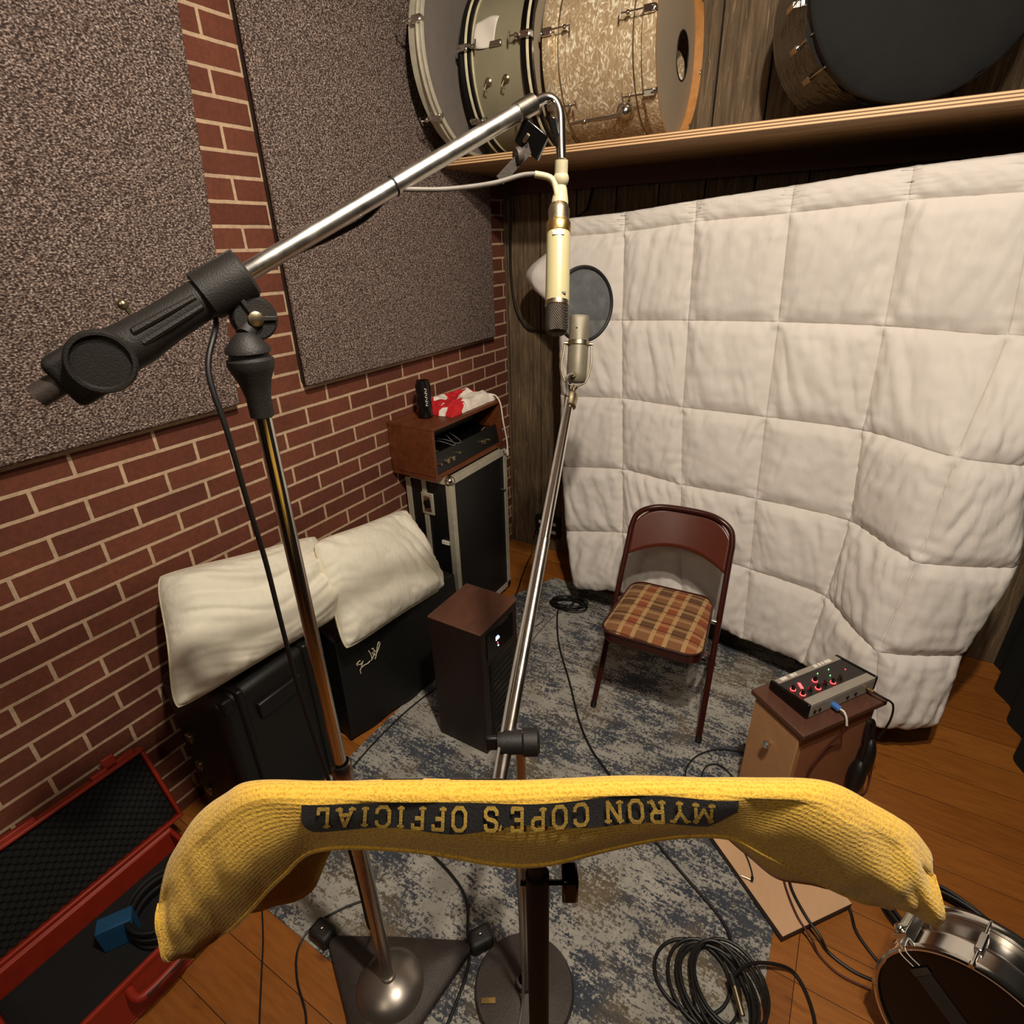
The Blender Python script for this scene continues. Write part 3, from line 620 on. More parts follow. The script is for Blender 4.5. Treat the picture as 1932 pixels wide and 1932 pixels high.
t = thing('amp_head_cabinet', (.13, -.76, .84), 'open-fronted walnut box holding a black amp chassis, on top of the flight case', 'amplifier')
a, b, z0, z1 = -1.035, -.485, .8395, 1.078
wd = .016
MB().box(.006, .255, a, b, z1 - wd, z1).build('top_panel', M['wal'], t, bevel=.002)
MB().box(.006, .255, a, b, z0, z0 + wd + .006).build('bottom_panel', M['wal'], t, bevel=.002)
MB().box(.006, .255, a, a + wd, z0 + wd, z1 - wd).build('side_panel', M['wal'], t, bevel=.002)
MB().box(.006, .255, b - wd, b, z0 + wd, z1 - wd).build('side_panel', M['wal'], t, bevel=.002)
MB().box(.006, .014, a + wd, b - wd, z0 + wd, z1 - wd).build('back_panel', M['gap'], t)
MB().obox((.235, (a + b) / 2, z0 + .068), (.004, 0, -.0005), (0, (b - a) / 2 - wd - .003, 0), (-.008, 0, .044)).build('control_panel', M['racklam'], t, bevel=.001)
MB().box(.03, .225, a + .03, b - .03, z0 + .024, z0 + .105).build('chassis', M['gloss'], t, bevel=.003)
tr = MB().tube([(.10, a + .05, z0 + .15), (.10, b - .06, z0 + .15)], .022, 20); tr.build('spring_tank', M['iron'], t)
for k, yy in enumerate((-.985, -.935, -.895, -.845, -.64, -.60)):
    r = .013 if k in (1, 2, 4) else .007
    MB().lathe([(r * 1.1, 0), (r, .004), (r * .85, .016), (0, .017)], (.238, yy, z0 + .062 + (.01 if k in (3,) else 0)), (1, 0, .15), 18).build('knob', M['nickel'], t)
for yy in (-.99, -.6):
    MB().tube(spline([(.22, yy - .02, z0 + .11), (.225, yy, z0 + .122), (.22, yy + .03, z0 + .11)], 5), .004, 8).build('handle', M['nickel'], t)
for q in (0, .03): MB().tube(spline([(.12, -.93 + q, z0 + .14), (.19, -.9 + q, z0 + .135), (.232, -.87 + q, z0 + .115), (.235, -.86 + q * 1.5, z0 + .12), (.17, -.84 + q, z0 + .15)], 6), .0016, 6).build('wire', M['cableg'], t)

t = thing('drink_can', (.12, -.905, 1.0785), 'tall black drink can with white lettering on the walnut box', 'can')
MB().lathe([(0, .0), (.024, .0), (.033, .006), (.033, .145), (.027, .16), (.0268, .164), (.024, .163), (.0, .1605)], (.12, -.905, 1.0785), (0, 0, 1), 32).build('body', M['can'], t)
lm = MB(); cz = 1.0785
for k in range(9):
    h0 = cz + .058 + k * .009; wdt = (.30, .22, .34, .16, .3, .24, .34, .2, .28)[k]; a_ = -.55
    for (z_, w_, o_) in ((h0, wdt, 0), (h0 + .004, wdt * .35, (.1 if k % 2 else -.1))):
        lm.grid(lambda u, v: (.12 + .0334 * math.cos(a_ + o_ + (u - .5) * w_), -.905 + .0334 * math.sin(a_ + o_ + (u - .5) * w_), z_ + v * .0028), 4, 1)
lm.build('lettering', M['white'], t)

t = thing('folded_jersey', (.14, -.7, 1.079), 'crumpled red and white jersey piled on the walnut box', 'clothing')
def jerf(u, v):
    x = .03 + .205 * v + .02 * noise.noise(V((u * 4, v * 2, 1))); y = -.865 + .36 * u + .03 * noise.noise(V((u * 3, v * 3, 5)))
    ed = min(u, 1 - u, v, 1 - v) * 2
    h = .052 * min(1, (ed * 3.2)) ** .5 * (.72 + .5 * abs(noise.noise(V((u * 4.5, v * 3.5, 2)))) + .25 * noise.noise(V((u * 9, v * 8, 4))))
    return V((x, y, 1.0795 + max(0, h)))
nj = 60
jm = MB().grid(jerf, nj, nj)
jo = jm.build('fabric', M['jwhite'], t, angle=0); jo.data.materials.append(M['red'])
for p in jo.data.polygons:
    j, i = divmod(p.index, nj); u, v = i / nj, j / nj
    w = noise.noise(V((u * 2.6 + 2.2, v * 3.6, 8.3))) + .35 * math.sin(u * 9 + v * 7)
    if (w > -.12 and not (v > .72 and u > .25)) or (u < .35 and .55 < v < .9 and w > -.25): p.material_index = 1
cd = spline([(.215, -.53, 1.11), (.245, -.515, 1.10), (.268, -.512, 1.06), (.278, -.51, .98), (.30, -.515, .88), (.302, -.517, .835)], 8)
MB().tube(cd, .0035, 8).build('drawcord', M['jwhite'], t)
MB().tube(spline([(.302, -.517, .835), (.302, -.523, .822), (.302, -.517, .803), (.302, -.511, .822), (.302, -.517, .835)], 6), .003, 8).build('cord_loop', M['white'], t)

# ---------------------------------------------------------------- tower with display
t = thing('tower_heater', (.69, -1.42, 0), 'dark brown wood-grain tower with a small lit display, between amplifier and mic stand', 'heater')
c0 = (.693, -1.42); ry = -.0
MB().box(.580, .806, -1.545, -1.30, .0, .568).build('cabinet', M['tower'], t, bevel=.006, seg=3)
MB().box(.578, .808, -1.547, -1.298, .562, .571).build('top_panel', M['wald'], t, bevel=.004)
MB().box(.803, .810, -1.50, -1.345, .03, .40).build('front_grille', M['towerf'], t, bevel=.003)
for k in range(12): MB().box(.809, .812, -1.49, -1.355, .05 + k * .028, .058 + k * .028).build('louvre', M['gloss'], t)
MB().box(.804, .810, -1.51, -1.335, .43, .545).build('control_panel', M['gloss'], t, bevel=.002)
dm = MB()
for dy, w_, h_ in ((0, .005, .016), (.009, .005, .016), (.018, .003, .009)): dm.box(.8102, .811, -1.455 + dy, -1.455 + dy + w_, .485, .485 + h_)
dm.build('display_digits', M['ledw'], t)
MB().box(.8102, .811, -1.447, -1.443, .468, .472).build('status_light', M['ledr'], t); MB().box(.8102, .811, -1.445, -1.440, .455, .460).build('status_light', M['ledw'], t)
MB().box(.8102, .811, -1.43, -1.37, .535, .537).build('trim_line', M['nickel'], t)

# ---------------------------------------------------------------- folding chair
t = thing('folding_chair', (1.262, -.95, 0), 'maroon metal folding chair with a brown plaid upholstered seat', 'chair')
Rz = Matrix.Rotation(math.radians(3.5), 3, 'Z'); CO = V((1.262, -.95, 0))
W = lambda x, y, z: CO + Rz @ V((x, y, z))
fy = lambda z: -.155 + .512 * z
side = lambda sgn: [W(sgn * (.214 - .022 * z), fy(z), z) for z in (.012, .2, .44, .6, .66)]
arch = [W(.214 - .022 * .69, fy(.69), .69), W(.185, fy(.738), .738), W(.14, fy(.768), .768), W(.07, fy(.778) + .012, .778), W(-.07, fy(.778) + .012, .778), W(-.14, fy(.768), .768), W(-.185, fy(.738), .738), W(-(.214 - .022 * .69), fy(.69), .69)]
MB().tube(spline(side(1)[2:] + arch + side(-1)[::-1][:3], 6), .0115, 14).build('back_frame', M['chairm'], t)
for s in (1, -1):
    lg = MB().tube(side(s)[:3], .0115, 14).build('leg', M['chairm'], t)
    MB().tube([W(s * .214, fy(0) - .001, .0), W(s * .214, fy(.02), .022)], .0125, 14).build('foot_cap', M['rubber'], lg)
    lg = MB().tube([W(s * .187, -.13, .405), W(s * .19, .10, .2), W(s * .192, .325, .012)], .0105, 14).build('leg', M['chairm'], t)
    MB().tube([W(s * .192, .325, .0), W(s * .192, .317, .02)], .0118, 14).build('foot_cap', M['rubber'], lg)
    MB().tube([W(s * .2, fy(.42), .42), W(s * .17, fy(.42), .42)], .009, 10).build('pivot', M['chrome'], t)
    MB().obox(W(s * .196, .06, .33), Rz @ V((.003, 0, 0)), Rz @ V((0, .006, .0)), Rz @ V((0, .05, .085))).build('brace', M['chairm'], t)
MB().tube([W(-.192, .28, .05), W(.192, .28, .05)], .007, 10).build('stretcher', M['chairm'], t)
def bp(front):
    def g(u, v):
        x = (u - .5) * 2; top = .772 - .05 * abs(x) ** 5 - .022 * abs(x) ** 3; bot = .605 - .018 * (1 - x * x) * -1 - .03 * abs(x) ** 2.0 + .012
        z = top * (1 - v) + bot * v
        return W(x * .193, fy(z) + .028 * (1 - x * x) + front * .0025 + .0, z)
    return g
MB().grid(bp(-1), 30, 10).build('backrest', M['chairp'], t, solid=.003)
def rr(hx, hy, r, n=8, fx=1.0):
    out = []
    for cx, cy, a0_ in ((hx - r, hy - r, 0), (-hx + r, hy - r, 90), (-hx + r, -hy + r, 180), (hx - r, -hy + r, 270)):
        for k in range(n + 1):
            a = math.radians(a0_ + 90 * k / n); out.append((cx + r * math.cos(a), cy + r * math.sin(a)))
    return out
ro = rr(.188, .195, .06); 
def taper(x, y): return (x * (1 - .12 * (y + .195) / .39), y)
P_ = [W(taper(x, y)[0], y - .02, .405) for x, y in ro]
MB().prism(P_, (0, 0, .042)).build('seat_pan', M['chairm'], t, bevel=.004)
def seatf(u, v):
    r = v ** .6; k = u * len(ro); i = int(k) % len(ro); f = k - int(k); a = ro[i]; b_ = ro[(i + 1) % len(ro)]
    x = (a[0] * (1 - f) + b_[0] * f) * r * .985; y = (a[1] * (1 - f) + b_[1] * f) * r * .985
    return W(taper(x, y)[0], y - .02, .447 + .020 * (1 - r ** 6))
MB().grid(seatf, 72, 12).build('seat', M['plaid'], t)
MB().tube([W(taper(x, y)[0] * 1.005, y * 1.005 - .02, .447) for x, y in ro], .0045, 8, closed=True).build('seat_rim', M['chairm'], t)

# ---------------------------------------------------------------- small cabinet with mixer
C4 = [V((1.639, -1.266, 0)), V((1.801, -1.391, 0)), V((2.006, -1.116, 0)), V((1.840, -.990, 0))]
cc = sum(C4, V()) / 4; U = (C4[2] - C4[1]).normalized(); Wd = (C4[0] - C4[1]).normalized()
t = thing('small_cabinet', (cc.x, cc.y, 0), 'narrow tan cabinet with dark walnut top and crystal knob beside the quilt', 'cabinet')
MB().prism([p + V((0, 0, .463)) for p in C4], (0, 0, .019)).build('top_panel', M['wald'], t, bevel=.003)
ins = [cc + (p - cc) * .86 for p in C4]
pl_ = (C4[2] - C4[1]).length / 2 * .86; pw = (C4[0] - C4[1]).length / 2 * .86
MB().obox(cc + V((0, 0, .2585)), U * pl_, Wd * pw, (0, 0, .2045)).build('body', M['mdfr'], t, bevel=.002)
dn = -U
door_o = MB().obox(cc - U * (pl_ + .008) + V((0, 0, .255)), U * .008, Wd * (pw * .98), (0, 0, .195)).build('door', M['mdf'], t, bevel=.002)
MB().obox(cc + V((0, 0, .027)), U * (pl_ + .012), Wd * (pw + .006), (0, 0, .027)).build('plinth', M['mdf'], t, bevel=.003)
MB().obox(cc - Wd * (pw + .001) - U * (pl_ * .62) + V((0, 0, .17)), U * .012, Wd * .0015, (0, 0, .014)).build('cable_hole', M['gap'], t)
kp = cc - U * (pl_ + .016) + Wd * .0 + V((0, 0, .352))
MB().lathe([(.005, 0), (.005, .008), (.010, .012), (.013, .02), (.010, .027), (0, .03)], kp, dn, 10).build('knob', M['chrome'], door_o, smooth=False)
# mixer
FN0 = V((1.797, -1.322, .4825)); FR0 = V((1.969, -1.084, .4825)); Um = (FR0 - FN0).normalized(); Vm = V((-Um.y, Um.x, 0)); Zm = V((0, 0, 1)); LM = (FR0 - FN0).length; WM = .137
mxy = lambda a, b_, z: FN0 + Um * a + Vm * b_ + Zm * z
ctr = mxy(LM / 2, WM / 2, 0)
t = thing('audio_mixer', tuple(ctr), 'compact black and silver mixer with glowing red knobs on the small cabinet', 'mixer')
def slope(b_): return .052 - .018 * (b_ / WM)
def mprism(name, a0, a1, b0, b1, z0, dz, mat, bev=.002):
    p = [mxy(a0, b0, z0), mxy(a1, b0, z0), mxy(a1, b1, z0), mxy(a0, b1, z0)]
    m = MB().add(p + [mxy(a0, b0, slope(b0) + dz), mxy(a1, b0, slope(b0) + dz), mxy(a1, b1, slope(b1) + dz), mxy(a0, b1, slope(b1) + dz)], [(3, 2, 1, 0), (4, 5, 6, 7), (0, 1, 5, 4), (1, 2, 6, 5), (2, 3, 7, 6), (3, 0, 4, 7)])
    return m.build(name, mat, t, bevel=bev, smooth=True)
mprism('body', .012, LM - .012, 0.002, WM, .004, -.001, M['mixtop'])
mprism('side_cheek', 0, .013, -.002, WM + .004, 0, .002, M['gloss'], .006); mprism('side_cheek', LM - .013, LM, -.002, WM + .004, 0, .002, M['gloss'], .006)
mprism('front_strip', .013, LM - .013, -.001, .03, .03, .0005, M['mixsil'])
mprism('front_panel', .013, LM - .013, -.0015, .003, .004, -.006, M['mixsil'], .001)
mprism('rear_strip', .013, LM - .013, WM - .022, WM - .001, .028, .0008, M['mixsil'])
for (u0, u1) in ((.03, .055), (.07, .085), (.088, .095), (.17, .185), (.19, .2), (.205, .213), (.218, .245)):
    p = mxy((u0 + u1) / 2, WM - .011, slope(WM - .011) + .0012); MB().obox(p, Um * (u1 - u0) / 2, Vm * .006, Zm * .0008).build('label_strip', M['white'], t)
def tomix(x, y):
    d = V((x, y, .53)) - FN0; return d.dot(Um), d.dot(Vm)
RG = [(1.75, -1.257, 1), (1.777, -1.27, 1), (1.803, -1.185, 1), (1.814, -1.22, 1), (1.851, -1.172, 1), (1.794, -1.244, 0), (1.83, -1.194, 0), (1.868, -1.147, 0)]
for x, y, on in RG:
    a, b_ = tomix(x, y); p = mxy(a, b_, slope(b_) - .001)
    k = MB().lathe([(.0066, 0), (.0062, .004), (.0054, .007), (.0048, .019), (0, .0195)], p, Zm, 16); ko = k.build('knob', M['gloss'], t)
    MB().tube(ring_pts(p + Zm * .0016, Zm, .0068, 24), .0013, 6, closed=True).build('knob_ring', M['ledr'] if on else M['mixtop'], ko)
for x, y, m_ in ((1.808, -1.142, 'ledg'), (1.836, -1.105, 'ledg'), (1.842, -1.137, 'ledg'), (1.881, -1.084, 'ledr')):
    a, b_ = tomix(x, y); MB().ball(mxy(a, b_, slope(b_)), .0016, 8).build('indicator_light', M[m_], t)
a, b_ = tomix(1.768, -1.23)
dd = (Um * .4 + Vm * .9).normalized(); d2 = V((-dd.y, dd.x, 0))
for k in range(5): MB().obox(mxy(a, b_, slope(b_) + .0005) + dd * (k - 2) * .0052, dd * .0019, d2 * .0042, Zm * .0006).build('display_segment', M['ledr'], t)
for a in (.03, .05, .165, .2, .25): MB().tube([mxy(a, -.0005, .022), mxy(a, -.004, .022)], .0055, 12).build('jack_socket', M['black'], t)
up = mxy(.105, -.012, .02)
u_ = thing('usb_cable', tuple(up - Zm * .01), 'white cable with blue plug in the front of the mixer', 'cable')
MB().obox(up, Um * .008, Vm * .014, Zm * .006).build('plug', M['bluep'], u_, bevel=.002)
MB().tube(spline([up - Vm * .012, up - Vm * .026 + Zm * .002, up - Vm * .038 - Zm * .012, up - Vm * .045 - Zm * .035], 6), .0032, 8).build('cable', M['white'], u_)
MB().tube(spline([up - Vm * .045 - Zm * .035, up - Vm * .043 - Zm * .06, up - Vm * .028 - Zm * .12 - Um * .03, up - Vm * .024 - Zm * .2 - Um * .075, up - Vm * .024 - Zm * .29 - Um * .085], 6), .0036, 8).build('braided_lead', M['cabler'], u_)
jp = mxy(.25, -.004, .024)
u_ = thing('headphone_cable', tuple(jp), 'black cable with brass jack plugged into the right end of the mixer front', 'cable')
MB().tube([jp, jp - Vm * .018], .0045, 10).build('plug', M['gold'], u_)
MB().tube(spline([jp - Vm * .018, jp - Vm * .045 + Um * .01 - Zm * .003, jp - Vm * .06 + Um * .04 - Zm * .03, jp - Vm * .05 + Um * .075 - Zm * .12, jp - Vm * .03 + Um * .085 - Zm * .22], 8), .0032, 8).build('lead', M['cable'], u_)
hp = cc - Wd * (pw + .03) + U * (pl_ * .75)
t = thing('headphones', (hp.x, hp.y, .2), 'black headphones hanging off the right side of the small cabinet', 'headphones')
MB().ball(hp + V((0, 0, .20)), .048, 20, (.55, .75, 1.5)).build('ear_cup', M['black'], t)
MB().ball(hp + V((.012, .025, .26)), .045, 20, (.55, .75, 1.9)).build('ear_cup', M['black'], t)
MB().tube(spline([hp + V((.0, .0, .26)), hp + V((-.005, -.004, .36)), hp + V((-.012, .01, .42)), hp + V((.005, .03, .40)), hp + V((.012, .025, .31))], 6), .006, 8).build('headband', M['black'], t)

# board on the floor
Bq = [V((1.613, -1.471, .012)), V((1.857, -1.676, .012)), V((2.015, -1.487, .012)), V((1.771, -1.282, .012))]
t = thing('wooden_board', (1.82, -1.48, 0), 'pale square wooden board lying on the floor at the rug edge', 'board')
MB().prism([p for p in Bq], (0, 0, .020)).build('panel', M['ply2'], t, smooth=False)
MB().prism([p + (p - V((1.814, -1.479, .012))) * .004 + V((0, 0, 0)) for p in Bq], (0, 0, .0185)).build('edge_band', M['plye'], t, smooth=False)
for p in Bq:
    q = p.lerp(V((1.814, -1.479, .012)), .12); MB().lathe([(0, 0), (.012, 0), (.012, .012), (0, .012)], (q.x, q.y, 0), (0, 0, 1), 12).build('foot', M['rubber'], t)

# ---------------------------------------------------------------- snare drum standing on its edge
n_ = V((math.cos(-1.936) * math.cos(.16), math.sin(-1.936) * math.cos(.16), math.sin(.16)))
cN = V((2.211, -1.800, .206)); cF = cN - n_ * .150
t = thing('snare_drum', (2.24, -1.75, 0), 'chrome snare drum standing on its edge in the near right corner', 'drum')
MB().lathe([(.168, -.145), (.170, -.14), (.170, -.078), (.173, -.072), (.170, -.066), (.170, -.004), (.168, 0)], cN, n_, 96).build('shell', M['chrome'], t)
for cc_, s in ((cN, 1), (cF, -1)):
    hm = MB().lathe([(.1705, -.016 * s), (.176, -.015 * s), (.174, -.004 * s), (.1765, .004 * s), (.181, .006 * s), (.176, .008 * s), (.1715, .006 * s), (.1705, -.016 * s)], cc_, n_, 96); hm.build('hoop', M['chrome'], t)
disc_mb(cN - n_ * .001, n_, .169).build('bottom_head', M['gloss'], t); disc_mb(cF + n_ * .001, -n_, .169).build('top_head', M['headg'], t)
u = n_.orthogonal().normalized(); w = n_.cross(u)
for k in range(8):
    a = 2 * PI * (k + .35) / 8; rad = u * math.cos(a) + w * math.sin(a); tan = rad.cross(n_)
    lb = MB().obox(cN - n_ * .074 + rad * .176, n_ * .03, tan * .008, rad * .008); lb.build('lug', M['chrome'], t, bevel=.003)
    tb = MB().tube([cN + rad * .1785 - n_ * .0, cF + rad * .1785], .0026, 8); tb.tube([cN + rad * .1785 + n_ * .008, cN + rad * .1785 - n_ * .004], .0055, 8); tb.build('tension_rod', M['chrome'], t)
upv = V((0, 0, 1)) - n_ * n_.z; upv.normalize(); lf = n_.cross(upv); lf = lf if lf.x < 0 else -lf
sa = (lf * .86 + upv * .5).normalized(); st = cN - n_ * .06 + sa * .178; tn = sa.cross(n_)
sm = MB().obox(st + sa * .008, n_ * .045, tn * .018, sa * .012); sm.tube([st + sa * .02 - n_ * .03, st + sa * .03 - n_ * .075], .006, 10); sm.ball(st + sa * .022 + n_ * .03, .012, 12); sm.build('strainer', M['chrome'], t, bevel=.003)
MB().obox(st + sa * .026 - n_ * .005 + tn * .012, n_ * .03, tn * .006, sa * .005).build('throw_off_lever', M['alu'], t, bevel=.002)
for o_ in (-.008, .008): MB().tube(spline([st + tn * o_ + sa * .004 + n_ * .03, cN + n_ * .01 + sa * .176 + tn * o_, cN + n_ * .0025 + sa * .14 + tn * o_], 6), .0011, 6).build('snare_cord', M['white'], t)
sw = MB()
for k in range(14): sw.tube([cN + n_ * .0022 + sa * .125 + tn * (k - 6.5) * .0028, cN + n_ * .0022 - sa * .13 + tn * (k - 6.5) * .0028], .0006, 5)
sw.build('snare_wires', M['iron'], t)
for s in (1, -1): MB().obox(cN + n_ * .003 + sa * .128 * s, sa * .007, tn * .021, n_ * .0012).build('wire_end_plate', M['iron'], t)

# ---------------------------------------------------------------- orange hard case, open
t = thing('orange_hard_case', (.32, -2.62, 0), 'open orange hard case lined with charcoal foam on the floor by the brick wall', 'case')
bx0, bx1, by0, by1, zt = .165, .478, -2.86, -2.365, .15
def tray(m, x0, x1, y0, y1, z0, z1, wall=.014):
    m.box(x0, x1, y0, y1, z0, z0 + .01); m.box(x0, x0 + wall, y0, y1, z0 + .01, z1); m.box(x1 - wall, x1, y0, y1, z0 + .01, z1); m.box(x0 + wall, x1 - wall, y0, y0 + wall, z0 + .01, z1); m.box(x0 + wall, x1 - wall, y1 - wall, y1, z0 + .01, z1); return m
tray(MB(), bx0, bx1, by0, by1, .004, zt).build('base_shell', M['orange'], t, bevel=.005, seg=3)
rm = MB(); lp = [(bx1 - .004, by0 + .004, zt - .006), (bx1 - .004, by1 - .004, zt - .006), (bx0 + .004, by1 - .004, zt - .006), (bx0 + .004, by0 + .004, zt - .006)]
rm.tube(lp, .009, 8, closed=True); rm.build('base_rim', M['orange'], t)
MB().box(bx0 + .014, bx1 - .014, by0 + .014, by1 - .014, .012, .075).build('base_foam', M['foam'], t, bevel=.004)
hm = MB(); hm.tube(spline([(bx1, -2.66, zt - .03), (bx1 + .03, -2.66, zt - .03), (bx1 + .045, -2.64, zt - .03), (bx1 + .045, -2.56, zt - .03), (bx1 + .03, -2.54, zt - .03), (bx1, -2.54, zt - .03)], 5), .011, 10); hm.build('carry_handle', M['orange'], t)
MB().box(bx1 + .036, bx1 + .057, -2.645, -2.555, zt - .034, zt - .022).build('handle_grip', M['cabler'], t, bevel=.003)
for y in (-2.78, -2.45): MB().box(bx1, bx1 + .012, y - .022, y + .022, zt - .07, zt - .005).build('latch_catch', M['orange'], t, bevel=.004)
for y in (-2.8, -2.62, -2.42): MB().box(bx0 - .016, bx0 + .004, y - .04, y + .04, zt - .03, zt - .01).build('hinge', M['orange'], t, bevel=.004)
# lid: hinged at the wall side, leaning on the bricks
H0 = V((bx0 - .012, 0, zt - .01)); ld = (V((.052, 0, .385)) - H0); LL = ld.length; ld.normalize(); ln = V((ld.z, 0, -ld.x))
def lidp(a, y, d): return V((0, y, 0)) + H0 + ld * a + ln * d
LB = lambda a0, a1, y0, y1, d0, d1: MB().obox(lidp((a0 + a1) / 2, (y0 + y1) / 2, (d0 + d1) / 2), ld * (a1 - a0) / 2, (0, (y1 - y0) / 2, 0), ln * (d1 - d0) / 2)
ly0, ly1 = -2.86, -2.318
LB(0, LL, ly0, ly1, -.034, -.026).build('lid_shell', M['orange'], t, bevel=.003)
lm = MB()
for a0, a1, y0, y1 in ((0, .012, ly0, ly1), (LL - .012, LL, ly0, ly1), (.012, LL - .012, ly0, ly0 + .012), (.012, LL - .012, ly1 - .012, ly1)):
    lm.obox(lidp((a0 + a1) / 2, (y0 + y1) / 2, -.012), ld * (a1 - a0) / 2, (0, (y1 - y0) / 2, 0), ln * .016)
lm.build('lid_rim', M['orange'], t, bevel=.004)
def foamf(u, v):
    y = ly0 + .014 + (ly1 - ly0 - .028) * u; a = .014 + (LL - .028) * v
    return lidp(a, y, -.012 + .007 * math.sin(y * 260) * math.sin(a * 260))
MB().grid(foamf, 200, 110).build('lid_foam', M['foam'], t)
MB().obox(lidp(LL + .018, -2.405, -.008), ld * .02, (0, .018, 0), ln * .006).build('lid_latch', M['orange'], t, bevel=.004)
MB().obox(lidp(LL + .004, -2.40, -.014), ld * .008, (0, .06, 0), ln * .012).build('latch_mount', M['orange'], t, bevel=.003)
MB().obox(lidp(LL + .004, -2.66, -.014), ld * .008, (0, .06, 0), ln * .012).build('latch_mount', M['orange'], t, bevel=.003)
bb = MB().obox((.305, -2.60, .118), V((.5, .8, 0)).normalized() * .042, V((.8, -.5, 0)).normalized() * .022, (0, 0, .042)); tag(bb.build('blue_box', M['blue'], bevel=.004), 'small blue box lying inside the orange hard case', 'box')
ps = MB()
for k in range(7): ps.tube(ring_pts((.36, -2.50, .088 + k * .0105), (0, 0, 1), .088 - .004 * (k % 3), 48), .006, 8, closed=True)
tag(ps.build('coiled_lead', M['rubber']), 'coiled thick black lead inside the orange hard case', 'cable')

# ---------------------------------------------------------------- tall boom stand (left)
PB = V((1.0, -2.303, 0)); PT = V((.990, -2.297, 1.60))
t = thing('boom_microphone_stand', (1.0, -2.303, 0), 'heavy chrome studio boom stand with a three-lobed iron base, reaching over the room', 'microphone stand')
angs = [math.radians(180), math.radians(56), math.radians(-62)]
def rb(a):
    d = min(abs((a - q + PI) % (2 * PI) - PI) for q in angs)
    return min(.224, .116 / math.cos(max(0, math.radians(61) - d)))
NB = 90; top = []; 
for k in range(NB):
    a = 2 * PI * k / NB; top.append((math.cos(a), math.sin(a), rb(a)))
vsb = [PB + V((x * r * f, y * r * f, z)) for f, z in ((1, .012), (1, .03), (.94, .037), (.45, .045)) for x, y, r in top]
fsb = [(j * NB + k, j * NB + (k + 1) % NB, (j + 1) * NB + (k + 1) % NB, (j + 1) * NB + k) for j in range(3) for k in range(NB)] + [tuple(range(NB - 1, -1, -1)), tuple(range(3 * NB, 4 * NB))]
MB().add(vsb, fsb).build('base', M['iron'], t)
MB().lathe([(.088, .040), (.084, .05), (.064, .066), (.036, .077), (.018, .080), (.018, .092), (0, .092)], PB, (0, 0, 1), 48).build('base_dome', M['steel'], t)
for q in angs:
    d = V((math.cos(q), math.sin(q), 0)); s_ = V((-d.y, d.x, 0)); p = PB + d * .252
    fb = MB().obox(p + V((0, 0, .028)), d * .034, s_ * .026, (0, 0, .024)); fbo = fb.build('foot_bracket', M['blackm'], t, bevel=.012, seg=3)
    MB().tube([p - s_ * .018 + V((0, 0, .014)), p + s_ * .018 + V((0, 0, .014))], .014, 16).build('caster', M['rubber'], fbo)
    MB().ball(p + V((0, 0, .050)), .007, 10).build('bolt', M['chrome'], fbo)
def up(z): return PB.lerp(PT, z / 1.6)
MB().tube([up(.05), up(.80)], .0165, 24).build('lower_tube', M['chromeold'], t)
MB().lathe([(.0165, 0), (.0205, .004), (.0205, .04), (.0165, .046)], up(.80), PT - PB, 24).build('height_collar', M['chromeold'], t)
MB().tube([up(.80), up(1.575)], .0122, 24).build('upper_tube', M['chrome'], t)
# coupling under the clutch
MB().lathe([(.0135, 0), (.0165, .002), (.017, .03), (.022, .052), (.029, .068), (.031, .074), (.031, .082), (.026, .086), (.026, .090), (.030, .092), (.029, .098), (.017, .112), (.010, .118), (0, .119)], up(1.545), (0, 0, 1), 32).build('coupling_nut', M['blackm'], t)
TIP = V((1.196, -1.855, 1.958)); REAR = V((.868, -2.487, 1.618))
bd = (TIP - REAR).normalized(); LBm = (TIP - REAR).length
piv = REAR + bd * (LBm * .385)
lowv = V((0, 0, -1)) + bd * bd.z; lowv.normalize(); sd = bd.cross(lowv); sd = sd if sd.dot(V((1.7, -2.79, 1.76)) - piv) > 0 else -sd
MB().tube([REAR, TIP], .0125, 24).build('boom_arm', M['chromeb'], t)
MB().tube([TIP - bd * .03, TIP + bd * .004], .0145, 24).build('boom_collar', M['chromeold'], t)
MB().tube([REAR - bd * .022, REAR + bd * .07], .0145, 24).build('boom_end', M['iron'], t)
# big grip casting along the rear of the boom
G = lambda a, s_, l: REAR + bd * a + sd * s_ + lowv * l
gm = MB().tube([G(.035, 0, 0), G(.045, 0, 0), G(.07, 0, .002), G(.11, 0, .004), G(.15, 0, .002), G(.215, 0, 0)], [.018, .028, .031, .029, .026, .025], 28); gm.build('boom_grip', M['blackm'], t)
for o_ in (-.010, .006): MB().tube([G(.115, .0245, o_), G(.2, .0225, o_ * .8)], [.0055, .004], 8).build('grip_rib', M['blackm'], t)
MB().lathe([(0, -.016), (.032, -.016), (.037, -.01), (.038, .006), (.0355, .010), (.032, .010), (.030, .005), (0, .005)], G(.064, .030, .0), sd, 40).build('tension_knob', M['blackm'], t)
MB().obox(G(.040, 0, .002), bd * .034, sd * .022, lowv * .034).build('knob_boss', M['blackm'], t, bevel=.012, seg=4)
MB().tube([G(.125, 0, -.026), G(.125, 0, -.036)], .003, 8).build('thumb_screw', M['nickel'], t); MB().ball(G(.125, 0, -.038), .0065, 12).build('thumb_screw_head', M['nickel'], t)
MB().lathe([(.025, 0), (.031, .002), (.0315, .062), (.028, .066), (.012, .066)], G(.208, 0, 0), bd, 32).build('boom_clutch', M['blackm'], t)
MB().obox(G(.241, 0, -.029), bd * .033, sd * .004, lowv * .004).build('clutch_rib', M['blackm'], t, bevel=.001)
MB().obox(G(.246, 0, .036), bd * .024, sd * .014, lowv * .02).build('pivot_yoke', M['blackm'], t, bevel=.008, seg=3)
